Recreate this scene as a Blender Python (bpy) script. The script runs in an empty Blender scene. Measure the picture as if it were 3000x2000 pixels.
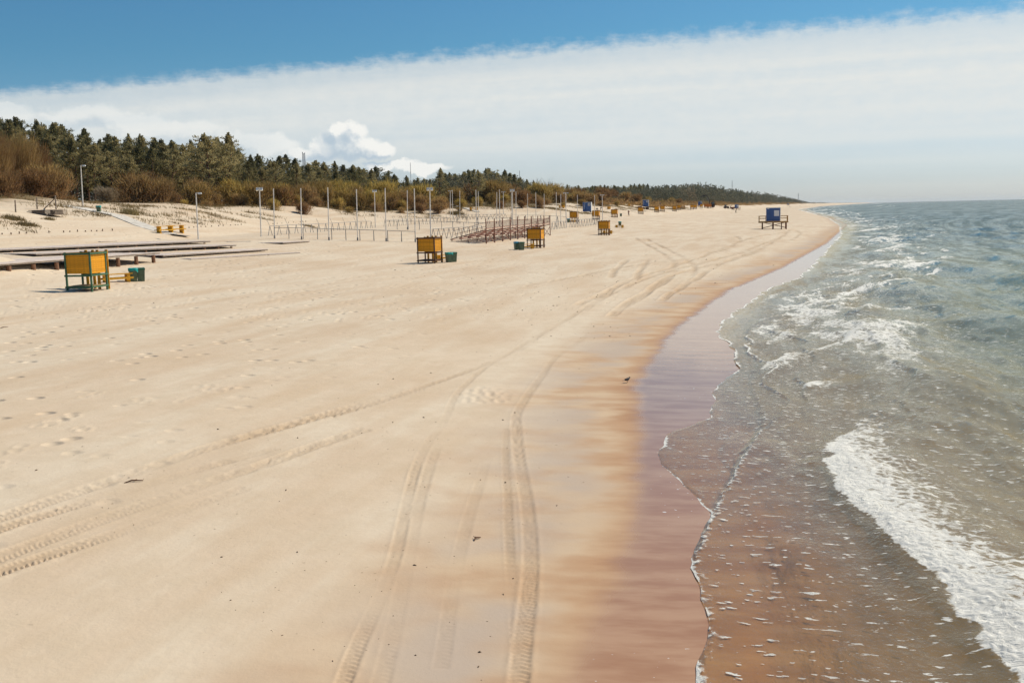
import bpy, math, random
import numpy as np
from mathutils import Vector, Matrix
R = math.radians
sc = bpy.context.scene
col = sc.collection
rng = random.Random(7)
nrg = np.random.default_rng(11)

# ------------------------------------------------------------------ camera
F, CX, CY, H = 3000.0, 1500.0, 1000.0, 5.0
PITCH = math.atan(382 / 3000.0)
ROLL = math.atan(0.0232)
cam_d = bpy.data.cameras.new('camera')
cam = bpy.data.objects.new('camera', cam_d)
col.objects.link(cam)
cam_d.sensor_width = 36.0
cam_d.lens = 36.0 * F / 3000.0
cam_d.clip_start = 0.1
cam_d.clip_end = 90000
cam.location = (0, 0, H)
cam.rotation_mode = 'QUATERNION'
cam.rotation_quaternion = (Matrix.Rotation(math.pi / 2 - PITCH, 4, 'X') @ Matrix.Rotation(-ROLL, 4, 'Z')).to_quaternion()
sc.camera = cam

# ------------------------------------------------------------------ light and picture settings
SUN_AZ, SUN_EL = R(58), R(46)
SKY_STRENGTH = 0.10
SUN_STRENGTH = 4.2
EXPOSURE = 0.20
sun_d = bpy.data.lights.new('sun', 'SUN')
sun_d.energy = SUN_STRENGTH
sun_d.angle = R(0.53)
sun_d.color = (1.0, 0.90, 0.74)
sun = bpy.data.objects.new('sun', sun_d)
col.objects.link(sun)
sdir = Vector((math.sin(SUN_AZ) * math.cos(SUN_EL), math.cos(SUN_AZ) * math.cos(SUN_EL), math.sin(SUN_EL)))
sun.rotation_mode = 'QUATERNION'
sun.rotation_quaternion = sdir.to_track_quat('Z', 'Y')
sun.location = sdir * 100
sc.view_settings.view_transform = 'Standard'
sc.view_settings.look = 'None'
sc.view_settings.exposure = EXPOSURE
sc.view_settings.gamma = 1.0
sc.view_settings.use_curve_mapping = False
sc.render.engine = 'CYCLES'
sc.cycles.use_denoising = True
sc.cycles.adaptive_threshold = 0.02
sc.cycles.max_bounces = 5
sc.cycles.diffuse_bounces = 2
sc.cycles.glossy_bounces = 2
sc.cycles.transparent_max_bounces = 8
sc.cycles.sample_clamp_indirect = 4.0


def ray(px, py):
    x, y = px - CX, CY - py
    c, s = math.cos(ROLL), math.sin(ROLL)
    xr, yr = c * x + s * y, -s * x + c * y
    d = np.array([xr, F * math.cos(PITCH) + yr * math.sin(PITCH), -F * math.sin(PITCH) + yr * math.cos(PITCH)])
    return d / d[1]


# ------------------------------------------------------------------ node helpers
class NT:
    def __init__(self, tree):
        self.t = tree
        self.t.nodes.clear()

    def n(self, typ, **kw):
        nd = self.t.nodes.new(typ)
        for k, v in kw.items():
            if k.startswith('_'):
                setattr(nd, k[1:], v)
        for k, v in kw.items():
            if not k.startswith('_'):
                key = k.replace('__', ' ')
                if key.isdigit():
                    key = int(key)
                self.put(nd.inputs[key], v)
        return nd

    def put(self, sock, v):
        if isinstance(v, bpy.types.NodeSocket):
            self.t.links.new(v, sock)
        elif isinstance(v, bpy.types.Node):
            self.t.links.new(v.outputs[0], sock)
        else:
            if sock.type == 'RGBA' and len(v) == 3:
                v = (*v, 1)
            sock.default_value = v

    def m(self, op, a, b=None, c=None, clamp=False):
        nd = self.t.nodes.new('ShaderNodeMath')
        nd.operation = op
        nd.use_clamp = clamp
        for i, v in enumerate((a, b, c)):
            if v is not None:
                self.put(nd.inputs[i], v)
        return nd.outputs[0]

    def add(self, a, b): return self.m('ADD', a, b)
    def sub(self, a, b): return self.m('SUBTRACT', a, b)
    def mul(self, a, b): return self.m('MULTIPLY', a, b)
    def div(self, a, b): return self.m('DIVIDE', a, b)

    def ss(self, v, lo, hi, a=0.0, b=1.0):
        nd = self.t.nodes.new('ShaderNodeMapRange')
        nd.interpolation_type = 'SMOOTHSTEP'
        self.put(nd.inputs[0], v)
        for i, x in zip((1, 2, 3, 4), (lo, hi, a, b)):
            self.put(nd.inputs[i], x)
        return nd.outputs[0]

    def mix(self, f, a, b, blend='MIX'):
        nd = self.t.nodes.new('ShaderNodeMix')
        nd.data_type = 'RGBA'
        nd.blend_type = blend
        nd.clamp_factor = True
        self.put(nd.inputs[0], f)
        self.put(nd.inputs[6], a)
        self.put(nd.inputs[7], b)
        return nd.outputs[2]

    def noise(self, vec, scale, detail=4.0, rough=0.55, dist=0.0, dim='3D', out=0):
        nd = self.t.nodes.new('ShaderNodeTexNoise')
        nd.noise_dimensions = dim
        self.put(nd.inputs['Vector'], vec)
        self.put(nd.inputs['Scale'], scale)
        nd.inputs['Detail'].default_value = detail
        nd.inputs['Roughness'].default_value = rough
        self.put(nd.inputs['Distortion'], dist)
        return nd.outputs[out]

    def xyz(self, x, y, z):
        nd = self.t.nodes.new('ShaderNodeCombineXYZ')
        for i, v in enumerate((x, y, z)):
            self.put(nd.inputs[i], v)
        return nd.outputs[0]

    def sep(self, v):
        nd = self.t.nodes.new('ShaderNodeSeparateXYZ')
        self.put(nd.inputs[0], v)
        return nd.outputs

    def vmul(self, v, s):
        nd = self.t.nodes.new('ShaderNodeVectorMath')
        nd.operation = 'MULTIPLY'
        self.put(nd.inputs[0], v)
        nd.inputs[1].default_value = s
        return nd.outputs[0]

    def attr(self, name):
        nd = self.t.nodes.new('ShaderNodeAttribute')
        nd.attribute_name = name
        return nd.outputs['Fac']

    def pos(self):
        return self.t.nodes.new('ShaderNodeNewGeometry').outputs['Position']

    def obj(self):
        return self.t.nodes.new('ShaderNodeTexCoord').outputs['Object']

    def rand(self):
        return self.t.nodes.new('ShaderNodeObjectInfo').outputs['Random']

    def bump(self, h, strength, dist, normal=None):
        nd = self.t.nodes.new('ShaderNodeBump')
        self.put(nd.inputs['Strength'], strength)
        nd.inputs['Distance'].default_value = dist
        self.put(nd.inputs['Height'], h)
        if normal is not None:
            self.put(nd.inputs['Normal'], normal)
        return nd.outputs[0]


# ------------------------------------------------------------------ world: sky, a cloud sheet with a straight edge, low cumulus
world = bpy.data.worlds.new('World')
sc.world = world
world.use_nodes = True
w = NT(world.node_tree)
sky = w.n('ShaderNodeTexSky', _sky_type='NISHITA', _sun_disc=False, _sun_elevation=SUN_EL, _sun_rotation=SUN_AZ,
          _altitude=0.0, _air_density=1.0, _dust_density=0.6, _ozone_density=2.2)
gen = w.t.nodes.new('ShaderNodeTexCoord').outputs['Generated']
dx, dy, dz = w.sep(gen)
zc = w.m('MAXIMUM', dz, 0.012)
pxn, pyn = w.div(dx, zc), w.div(dy, zc)


def pl(px, py):
    d = ray(px, py)
    return np.array([d[0] / d[2], d[1] / d[2]])


pa, pb = pl(0, 262), pl(3000, 14)
along = (pb - pa) / np.linalg.norm(pb - pa)
nor = np.array([-along[1], along[0]])
if nor @ (pl(1500, 500) - pa) < 0:
    nor = -nor
e_n = w.sub(w.add(w.mul(pxn, float(nor[0])), w.mul(pyn, float(nor[1]))), float(nor @ pa))      # distance inside the sheet
e_a = w.add(w.mul(pxn, float(along[0])), w.mul(pyn, float(along[1])))
sheet_v = w.xyz(e_a, e_n, 0.0)
fine = w.noise(w.vmul(sheet_v, (4.5, 6.0, 1)), 1.0, 5, 0.65)
broad = w.noise(w.xyz(w.mul(e_a, 0.05), w.mul(w.m('LOGARITHM', w.m('MAXIMUM', w.add(e_n, 2.0), 0.3), 2.718), 1.5), 0.0), 1.0, 3, 0.5)
az = w.m('ARCTAN2', dx, dy)
el = w.m('ARCSINE', dz)
K = 3000.0 / 40.0
q0 = w.xyz(w.mul(az, K), w.mul(el, K), 0.0)
fray = w.noise(w.vmul(q0, (0.75, 1.15, 1)), 1.0, 5, 0.68)
edge_d = w.add(w.add(e_n, w.mul(w.sub(fray, 0.5), 0.95)), w.add(w.mul(w.sub(fine, 0.5), 0.35), w.mul(w.sub(broad, 0.5), 0.3)))
edge_d0 = w.add(w.add(e_n, w.mul(w.sub(fine, 0.5), 0.85)), w.mul(w.sub(broad, 0.5), 0.35))
sheet = w.ss(edge_d, -0.22, 0.55)
thin = w.ss(w.add(w.mul(broad, 0.7), w.mul(fray, 0.35)), 0.36, 0.64, 0.84, 1.0)                 # slightly thinner bands in the sheet
sheet = w.mul(w.mul(sheet, thin), w.ss(e_n, 0.0, 2.4, 0.68, 1.0))
hz = w.ss(dz, 0.003, 0.085, 0.32, 1.0)                            # the sheet thins out at the far horizon
sheet = w.mul(sheet, hz)
warm = w.ss(w.add(w.mul(broad, 0.85), w.mul(fine, w.ss(dz, 0.05, 0.16, 0.02, 0.40))), 0.30, 0.75)
sheet_c = w.mix(warm, (0.64, 0.675, 0.675), (0.74, 0.73, 0.685))
tint = w.mix(w.ss(dz, 0.0, 0.16), (SKY_STRENGTH * 0.60, SKY_STRENGTH * 0.71, SKY_STRENGTH * 0.95), (SKY_STRENGTH * 0.31, SKY_STRENGTH * 0.60, SKY_STRENGTH * 0.73))
skyc = w.mix(1.0, sky.outputs[0], tint, 'MULTIPLY')
base = w.mix(w.mul(sheet, 0.96), skyc, sheet_c)
# cumulus heaps low over the wood
wn = w.t.nodes.new('ShaderNodeVectorMath'); wn.operation = 'SUBTRACT'
w.put(wn.inputs[0], w.noise(q0, 0.55, 4, 0.6, out=1)); wn.inputs[1].default_value = (0.5, 0.5, 0.5)
wv = w.vmul(wn.outputs[0], (2.3, 1.7, 0))
vadd = w.t.nodes.new('ShaderNodeVectorMath'); vadd.operation = 'ADD'
w.put(vadd.inputs[0], q0); w.put(vadd.inputs[1], wv)
qq = vadd.outputs[0]
BLOBS = [(1010, 425, 75, 55), (950, 440, 60, 42), (1068, 432, 62, 40), (1118, 436, 48, 26), (1030, 382, 44, 34), (992, 385, 34, 28),
         (890, 450, 60, 24), (240, 342, 120, 36), (420, 372, 110, 36), (560, 392, 105, 40), (770, 425, 110, 38), (690, 412, 80, 32),
         (20, 322, 80, 26), (1240, 492, 100, 20), (1150, 482, 110, 18), (330, 360, 80, 24)]


def blob_field(q, ox, oy, BLOBS=BLOBS):
    best = None
    sx, sy, _ = w.sep(q)
    for (bx, by, rx, ry) in BLOBS:
        d = ray(bx, by)
        n_ = np.linalg.norm(d)
        a0, e0 = math.atan2(d[0], d[1]) * K, math.asin(d[2] / n_) * K
        u = w.mul(w.sub(sx, a0 - ox), 40.0 / rx)
        v = w.mul(w.sub(sy, e0 - oy), 40.0 / ry)
        f = w.sub(1.0, w.add(w.mul(u, u), w.mul(v, v)))
        best = f if best is None else w.m('SMOOTH_MAX', best, f, 0.3)
    return best


fld = blob_field(qq, 0, 0)
fld2 = blob_field(qq, 0.55, 0.75, BLOBS[:7] + BLOBS[7:12:2])
cn = w.noise(q0, 1.1, 4, 0.62)
cum = w.ss(w.add(fld, w.mul(w.sub(cn, 0.5), 1.1)), -0.05, 0.60)
lit = w.ss(w.add(w.sub(fld, fld2), w.mul(w.sub(cn, 0.5), 1.5)), -0.35, 0.95)
cum_c = w.mix(lit, (0.40, 0.49, 0.57), (0.84, 0.83, 0.79))
leftfade = w.ss(az, -0.25, -0.17, 0.34, 0.85)
final = w.mix(w.mul(cum, leftfade), base, cum_c)
bg = w.n('ShaderNodeBackground', Color=final, Strength=1.0)
w.n('ShaderNodeOutputWorld', Surface=bg)
try:
    world.cycles.sampling_method = 'MANUAL'
    world.cycles.sample_map_resolution = 512
except Exception:
    pass


# ------------------------------------------------------------------ numpy noise
def _h(ix, iy, seed):
    n = (ix * 374761393 + iy * 668265263 + seed * 982451653) & 0xFFFFFFFF
    n = ((n ^ (n >> 13)) * 1274126177) & 0xFFFFFFFF
    return ((n ^ (n >> 16)) & 0xFFFF) / 65535.0


def vnoise(x, y, seed=0):
    x = np.asarray(x, float); y = np.asarray(y, float)
    ix = np.floor(x).astype(np.int64); iy = np.floor(y).astype(np.int64)
    fx, fy = x - ix, y - iy
    fx = fx * fx * (3 - 2 * fx); fy = fy * fy * (3 - 2 * fy)
    a, b = _h(ix, iy, seed), _h(ix + 1, iy, seed)
    c, d = _h(ix, iy + 1, seed), _h(ix + 1, iy + 1, seed)
    return (a + (b - a) * fx) * (1 - fy) + (c + (d - c) * fx) * fy - 0.5


def fbm(x, y, seed=0, octv=4, g=0.5):
    s, a = 0, 1.0
    for o in range(octv):
        s = s + a * vnoise(x * 2 ** o, y * 2 ** o, seed + 17 * o)
        a *= g
    return s


def sstep(x, a, b):
    t = np.clip((x - a) / (b - a), 0, 1)
    return t * t * (3 - 2 * t)


# ------------------------------------------------------------------ shoreline and terrain height
_wy = np.array([0, 5, 10.4, 13.1, 16.5, 23.2, 28.7, 41.4, 61, 80, 129, 238, 369, 778, 1188, 1909, 2579, 4616, 15000, 60000.])
_wx = np.array([-1.6, -.7, .42, 1.24, 1.92, 2.85, 3.36, 6.4, 12.9, 20.9, 39.6, 78, 116, 224, 343, 574, 809, 1540, 5300, 21500.])


def Xw(Y):
    return np.interp(Y, _wy, _wx)


def sdist(X, Y):
    return (Xw(Y) - X) / np.interp(Y, [0, 40, 80], [1.02, 1.04, 1.05])


_fy = np.array([0, 60, 90, 115, 150, 180, 210, 240, 270, 320, 400, 600, 1000, 2500, 9000])
_fs = np.array([62, 62, 63, 68, 79, 88, 92, 78, 58, 60, 56, 52, 45, 45, 40.])
_cz = np.array([8.6, 8.6, 8.6, 8.8, 8.9, 8.6, 8.0, 7.2, 7.0, 7.0, 7.2, 7.2, 7.5, 8.0, 6.0])


def sfoot(Y):
    return np.interp(Y, _fy, _fs)


def zter(X, Y, detail=True):
    X = np.asarray(X, float); Y = np.asarray(Y, float)
    s = sdist(X, Y)
    sf = sfoot(Y)
    zc_ = np.interp(Y, _fy, _cz)
    u = s / sf
    beach = np.interp(s, [-60, -12, 0, 2, 10, 28], [-2.2, -0.55, 0.03, 0.09, 0.42, 0.75])
    up = 0.75 + 1.95 * sstep(s, 24.0, 66.0) * 1.0
    z = np.where(s < 28, np.maximum(beach, 0.42 * (s > 10) + 0 * s) if False else beach, up)
    z = np.where(s < 28, beach + (up - 0.75) * (s > 20) * 1.0, z)
    du = np.clip((s - sf) / 42.0, 0, 1.4)
    dune = (zc_ - 2.7) * np.clip(1 - (1 - np.minimum(du, 1)) ** 1.7, 0, 1)
    lump = fbm(X * 0.045 + 3.1, Y * 0.045, 5, 3) * 1.7 * sstep(s, sf - 3, sf + 22)
    z = z + dune + lump * np.clip(Y / 120, 0.3, 1)
    if detail:
        z = z + fbm(X * 0.11, Y * 0.09, 9, 3) * 0.10 * sstep(s, 3, 25)
    # sand heaped against the left end of the long front deck
    z = z + 1.6 * np.exp(-(((X + 36) / 4.6) ** 2 + ((Y - 65) / 5.0) ** 2))
    return z


def cast(px, py, dmin=6.0, dmax=5000.0):
    d = ray(px, py)
    D = np.geomspace(dmin, dmax, 6000)
    zr = H + d[2] * D
    zt = zter(d[0] * D, D)
    k = np.argmax(zr <= zt)
    if zr[k] > zt[k]:
        k = len(D) - 1
    if k > 0:
        a = zr[k - 1] - zt[k - 1]; b = zt[k] - zr[k]
        t = a / (a + b + 1e-9)
        Dk = D[k - 1] + (D[k] - D[k - 1]) * t
    else:
        Dk = D[0]
    X, Y = d[0] * Dk, Dk
    return Vector((X, Y, float(zter(X, Y))))


def at_height(px, py, P):
    """world z where the ray of this pixel passes over the point P's distance"""
    d = ray(px, py)
    return H + d[2] * P.y


def coast_heading(Y):
    return math.atan(float(Xw(Y + 10) - Xw(Y - 10)) / 20.0)


# ------------------------------------------------------------------ mesh helpers
MATS = {}


class MB:
    def __init__(self):
        self.v, self.f = [], []

    def box(self, c, s, M=None):
        b = len(self.v)
        for dz_ in (-.5, .5):
            for dy_ in (-.5, .5):
                for dx_ in (-.5, .5):
                    p = Vector((c[0] + dx_ * s[0], c[1] + dy_ * s[1], c[2] + dz_ * s[2]))
                    self.v.append(M @ p if M is not None else p)
        for q in ((0, 2, 3, 1), (4, 5, 7, 6), (0, 1, 5, 4), (2, 6, 7, 3), (0, 4, 6, 2), (1, 3, 7, 5)):
            self.f.append(tuple(b + i for i in q))
        return self

    def beam(self, p0, p1, wd, ht):
        p0, p1 = Vector(p0), Vector(p1)
        d = (p1 - p0); L = d.length; d.normalize()
        up = Vector((0, 0, 1)) if abs(d.z) < 0.95 else Vector((0, 1, 0))
        sx = d.cross(up).normalized(); sz = sx.cross(d)
        M = Matrix((sx, d, sz)).transposed().to_4x4()
        M.translation = (p0 + p1) / 2
        return self.box((0, 0, 0), (wd, L, ht), M)

    def tube(self, pts, rad, n=6, cap=True):
        b = len(self.v)
        pts = [Vector(p) for p in pts]
        for i, p in enumerate(pts):
            d = (pts[min(i + 1, len(pts) - 1)] - pts[max(i - 1, 0)]).normalized()
            up = Vector((0, 0, 1)) if abs(d.z) < 0.9 else Vector((1, 0, 0))
            sx = d.cross(up).normalized(); sy = d.cross(sx)
            r = rad[i] if hasattr(rad, '__len__') else rad
            for k in range(n):
                a = 2 * math.pi * k / n
                self.v.append(p + sx * (r * math.cos(a)) + sy * (r * math.sin(a)))
        for i in range(len(pts) - 1):
            for k in range(n):
                k2 = (k + 1) % n
                self.f.append((b + i * n + k, b + i * n + k2, b + (i + 1) * n + k2, b + (i + 1) * n + k))
        if cap:
            self.f.append(tuple(b + k for k in range(n))[::-1])
            self.f.append(tuple(b + (len(pts) - 1) * n + k for k in range(n)))
        return self

    def frustum(self, z0, z1, a, b_, off=(0, 0)):
        """rectangular tapered box: a=(wx,wy) at z0, b_=(wx,wy) at z1"""
        b = len(self.v)
        for (z, (wx, wy)) in ((z0, a), (z1, b_)):
            for (ux, uy) in ((-.5, -.5), (.5, -.5), (.5, .5), (-.5, .5)):
                self.v.append(Vector((off[0] + ux * wx, off[1] + uy * wy, z)))
        self.f += [(b + 3, b + 2, b + 1, b), (b + 4, b + 5, b + 6, b + 7)]
        for k in range(4):
            k2 = (k + 1) % 4
            self.f.append((b + k, b + k2, b + 4 + k2, b + 4 + k))
        return self

    def mesh(self, name, mat):
        me = bpy.data.meshes.new(name)
        me.from_pydata([tuple(p) for p in self.v], [], self.f)
        if mat:
            me.materials.append(MATS[mat])
        return me

    def build(self, name, mat, parent=None, smooth=False, loc=None, rz=0.0):
        me = self.mesh(name, mat)
        if smooth:
            for p in me.polygons:
                p.use_smooth = True
        return link(name, me, parent, loc, rz)


def link(name, me, parent=None, loc=None, rz=0.0):
    o = bpy.data.objects.new(name, me)
    col.objects.link(o)
    if parent is not None:
        o.parent = parent
    if loc is not None:
        o.location = loc
    if rz:
        o.rotation_euler.z = rz
    return o


def tag(o, label, cat, group=None):
    o['label'] = label
    o['category'] = cat
    if group:
        o['group'] = group
    return o


def thing(name, label, cat, loc=(0, 0, 0), rz=0.0, group=None):
    o = bpy.data.objects.new(name, None)
    o.empty_display_size = 0.3
    col.objects.link(o)
    o.location = loc
    o.rotation_euler.z = rz
    return tag(o, label, cat, group)


def copy_tree(o, parent=None):
    c = o.copy()
    col.objects.link(c)
    c.parent = parent
    for ch in list(o.children):
        copy_tree(ch, c)
    return c


def place(o, P, rz, label, group=None, scale=1.0):
    o.location = P
    o.rotation_euler.z = rz
    o.scale = (scale,) * 3
    o['label'] = label
    if group:
        o['group'] = group
    return o


def np_mesh(name, verts, quads, attrs=None, smooth=True):
    me = bpy.data.meshes.new(name)
    nv, nf = len(verts), len(quads)
    k = quads.shape[1]
    me.vertices.add(nv)
    me.vertices.foreach_set('co', np.ascontiguousarray(verts, dtype=np.float32).ravel())
    me.loops.add(nf * k)
    me.loops.foreach_set('vertex_index', np.ascontiguousarray(quads, dtype=np.int32).ravel())
    me.polygons.add(nf)
    me.polygons.foreach_set('loop_start', np.arange(0, nf * k, k, dtype=np.int32))
    me.polygons.foreach_set('loop_total', np.full(nf, k, dtype=np.int32))
    me.polygons.foreach_set('use_smooth', np.full(nf, smooth))
    for an, av in (attrs or {}).items():
        a = me.attributes.new(an, 'FLOAT', 'POINT')
        a.data.foreach_set('value', np.ascontiguousarray(av, dtype=np.float32))
    me.update(calc_edges=True)
    return me


# ------------------------------------------------------------------ materials
def newmat(name):
    m = bpy.data.materials.new(name)
    m.use_nodes = True
    MATS[name] = m
    return m, NT(m.node_tree)


def simple(name, c, rough=0.75, var=0.18, scale=6.0, spec=0.3, metal=0.0, stretch=(1, 1, 1), bump=0.0, rnd=0.0):
    m, t = newmat(name)
    v = t.vmul(t.obj(), stretch)
    nz = t.noise(v, scale, 4, 0.6)
    f = t.ss(nz, 0.3, 0.7, 1 - var, 1 + var)
    if rnd:
        f = t.mul(f, t.add(1 - rnd, t.mul(t.rand(), 2 * rnd)))
    cc = t.mix(1.0, c, t.xyz(f, f, f), 'MULTIPLY')
    bs = t.n('ShaderNodeBsdfPrincipled', Base__Color=cc, Roughness=rough, Metallic=metal)
    bs.inputs['Specular IOR Level'].default_value = spec
    if bump:
        t.put(bs.inputs['Normal'], t.bump(nz, bump, 0.02))
    t.n('ShaderNodeOutputMaterial', Surface=bs)
    return m


simple('orange_board', (0.72, 0.31, 0.012), 0.6, 0.30, 7, stretch=(1, 1, 5), rnd=0.16)
simple('yellow_wood', (0.66, 0.33, 0.02), 0.6, 0.15, 5, rnd=0.08)
simple('green_frame', (0.055, 0.13, 0.07), 0.55, 0.2, 8)
simple('brown_frame', (0.085, 0.04, 0.024), 0.6, 0.25, 8)
simple('grey_plank', (0.60, 0.51, 0.45), 0.85, 0.22, 4, stretch=(0.25, 3, 3), rnd=0.14)
simple('log', (0.23, 0.12, 0.07), 0.9, 0.35, 9, stretch=(1, 1, .4), bump=0.4)
simple('dark_wood', (0.14, 0.07, 0.04), 0.85, 0.3, 6)
simple('old_wood', (0.28, 0.22, 0.17), 0.9, 0.3, 6)
simple('bin_green', (0.12, 0.165, 0.10), 0.45, 0.15, 6)
simple('bin_lid', (0.035, 0.12, 0.075), 0.4, 0.12, 6)
simple('teal_bag', (0.015, 0.30, 0.27), 0.35, 0.15, 12, spec=0.5)
simple('blue_bag', (0.06, 0.30, 0.42), 0.35, 0.15, 12, spec=0.5)
simple('pole_metal', (0.80, 0.74, 0.66), 0.5, 0.12, 3, spec=0.4)
simple('grey_steel', (0.26, 0.245, 0.235), 0.5, 0.2, 4, spec=0.4)
simple('rust_steel', (0.20, 0.085, 0.055), 0.75, 0.3, 6)
simple('seat_plank', (0.42, 0.20, 0.14), 0.75, 0.25, 5, rnd=0.15)
simple('lamp_white', (0.75, 0.75, 0.72), 0.4, 0.05, 4)
simple('lamp_glass', (0.55, 0.58, 0.6), 0.15, 0.05, 4, spec=0.6)
simple('blue_paint', (0.06, 0.13, 0.33), 0.45, 0.12, 1.5, spec=0.4)
simple('pale_paint_lit_edge', (0.72, 0.74, 0.74), 0.5, 0.06, 2)
simple('white_sign', (0.78, 0.76, 0.74), 0.5, 0.04, 2)
simple('window_glass', (0.10, 0.13, 0.15), 0.08, 0.1, 2, spec=0.6)
simple('tower_wood', (0.46, 0.27, 0.11), 0.8, 0.25, 4, rnd=0.12)
simple('tower_leg', (0.20, 0.085, 0.045), 0.8, 0.25, 4)
simple('board_walk', (0.62, 0.57, 0.50), 0.85, 0.12, 2, rnd=0.08)
simple('tyre_black', (0.03, 0.028, 0.028), 0.8, 0.2, 6)
simple('machine_red', (0.20, 0.055, 0.035), 0.5, 0.2, 4)
simple('machine_dark', (0.05, 0.045, 0.045), 0.6, 0.2, 4)
simple('cargo_orange', (0.50, 0.17, 0.035), 0.6, 0.25, 3)
simple('bird_grey', (0.06, 0.06, 0.065), 0.7, 0.3, 30)
simple('stone', (0.17, 0.115, 0.075), 0.9, 0.35, 8, rnd=0.3)
simple('mast_steel', (0.25, 0.26, 0.28), 0.6, 0.1, 1)
simple('bark', (0.17, 0.095, 0.06), 0.95, 0.35, 3, stretch=(1, 1, .3), bump=0.5)
simple('pale_bark', (0.36, 0.30, 0.25), 0.95, 0.3, 3)


def person_mat(name, top, legs):
    m, t = newmat(name)
    z = t.sep(t.obj())[2]
    c = t.mix(t.ss(z, 0.84, 0.88), legs, top)
    c = t.mix(t.ss(z, 1.43, 1.46), c, (0.50, 0.30, 0.22))
    c = t.mix(t.ss(z, 1.62, 1.65), c, (0.07, 0.045, 0.03))
    bs = t.n('ShaderNodeBsdfPrincipled', Base__Color=c, Roughness=0.85)
    t.n('ShaderNodeOutputMaterial', Surface=bs)


person_mat('person_red', (0.30, 0.14, 0.10), (0.06, 0.05, 0.05))
person_mat('person_dark', (0.07, 0.07, 0.09), (0.05, 0.045, 0.05))
person_mat('person_blue', (0.12, 0.14, 0.20), (0.16, 0.10, 0.08))


def leafmat(name, dark, light, tip=None, tipamt=0.0, transl=0.25, clump=0.5):
    m, t = newmat(name)
    nz = t.noise(t.pos(), clump, 3, 0.6)
    rn = t.rand()
    f = t.ss(t.add(nz, t.mul(t.sub(rn, 0.5), 0.35)), 0.32, 0.68)
    c = t.mix(f, dark, light)
    if tip is not None:
        a = t.attr('tip')
        k = t.mul(a, t.ss(t.add(t.mul(rn, 0.9), t.mul(t.sub(nz, 0.5), 0.9)), 0.25, 0.85, tipamt * 0.25, tipamt))
        c = t.mix(k, c, tip)
    df = t.n('ShaderNodeBsdfDiffuse', Color=c, Roughness=1.0)
    tr = t.n('ShaderNodeBsdfTranslucent', Color=c)
    mx = t.n('ShaderNodeMixShader', **{'0': transl, '1': df.outputs[0], '2': tr.outputs[0]})
    t.n('ShaderNodeOutputMaterial', Surface=mx)


leafmat('pine_needles', (0.17, 0.16, 0.078), (0.46, 0.385, 0.19), transl=0.45)
leafmat('far_wood', (0.16, 0.16, 0.11), (0.36, 0.27, 0.18), transl=0.4, clump=0.03)
leafmat('twig_red', (0.25, 0.135, 0.068), (0.44, 0.27, 0.14), (0.48, 0.37, 0.11), 0.55, 0.45)
leafmat('twig_yellow', (0.30, 0.19, 0.08), (0.50, 0.35, 0.14), (0.56, 0.43, 0.09), 0.75, 0.45)
leafmat('twig_pale', (0.24, 0.16, 0.10), (0.46, 0.36, 0.24), (0.62, 0.55, 0.40), 0.7, 0.35)
leafmat('twig_grey', (0.15, 0.11, 0.085), (0.24, 0.19, 0.15))
leafmat('dune_grass', (0.28, 0.20, 0.10), (0.50, 0.39, 0.21), (0.30, 0.29, 0.11), 0.5, clump=0.25)


# sand: dry, damp, wet with a mirror film, litter under the shrubs
m, t = newmat('sand')
P3 = t.pos()
s_at, veg, trk, foot_a = t.attr('inland'), t.attr('veg'), t.attr('track'), t.attr('rough')
streak = t.noise(t.vmul(P3, (0.75, 1.25, 1)), 0.7, 3, 0.55)          # streaks running down to the water
patch = t.noise(P3, 0.16, 4, 0.6)
finen = t.noise(P3, 14.0, 5, 0.7)
midn = t.noise(P3, 1.3, 5, 0.65)
sw = t.add(s_at, t.add(t.mul(t.sub(streak, 0.5), 1.3), t.mul(t.sub(patch, 0.5), 2.6)))
dry = t.mix(t.ss(t.noise(P3, 0.055, 5, 0.6), 0.35, 0.65), (0.585, 0.455, 0.325), (0.655, 0.535, 0.40))
rot_c = t.n('ShaderNodeVectorRotate', _rotation_type='Z_AXIS', Vector=P3, Angle=R(14))
wind = t.noise(t.vmul(rot_c.outputs[0], (1.0, 0.16, 1)), 0.55, 5, 0.62)
dry = t.mix(t.ss(wind, 0.42, 0.66, 0.0, 0.75), dry, (0.68, 0.585, 0.455))
dry = t.mix(t.ss(wind, 0.30, 0.46, 0.55, 0.0), dry, (0.56, 0.415, 0.275))
dry = t.mix(t.ss(midn, 0.35, 0.7, 0.0, 0.35), dry, (0.52, 0.405, 0.275))
damp = t.mix(t.ss(streak, 0.36, 0.64), (0.48, 0.315, 0.195), (0.565, 0.42, 0.28))
mauve = t.mix(t.ss(patch, 0.42, 0.58), damp, (0.47, 0.375, 0.295))
c = t.mix(t.ss(sw, 1.2, 4.2), mauve, dry)
c = t.mix(t.ss(sw, 0.3, 1.5), damp, c)
wetf = t.ss(t.add(s_at, t.mul(t.sub(streak, 0.5), 0.7)), -0.38, 0.34, 1.0, 0.0)
wetc = t.mix(t.ss(t.noise(t.vmul(P3, (0.7, 2.2, 1)), 0.8, 4, 0.6), 0.35, 0.65), (0.36, 0.182, 0.088), (0.46, 0.27, 0.15))
wcol = t.ss(t.add(s_at, t.add(t.mul(t.sub(streak, 0.5), 0.9), t.mul(t.sub(patch, 0.5), 0.8))), -0.45, 0.85, 1.0, 0.0)
c = t.mix(wcol, c, wetc)
c = t.mix(t.mul(trk, 0.55), c, (0.35, 0.24, 0.145))
bub = t.mul(t.ss(t.noise(t.vmul(P3, (5.0, 8.0, 1)), 1.6, 2, 0.5), 0.70, 0.73), t.mul(t.ss(s_at, -0.15, -0.5), t.ss(patch, 0.45, 0.55)))
c = t.mix(bub, c, (0.8, 0.78, 0.74))
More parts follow.
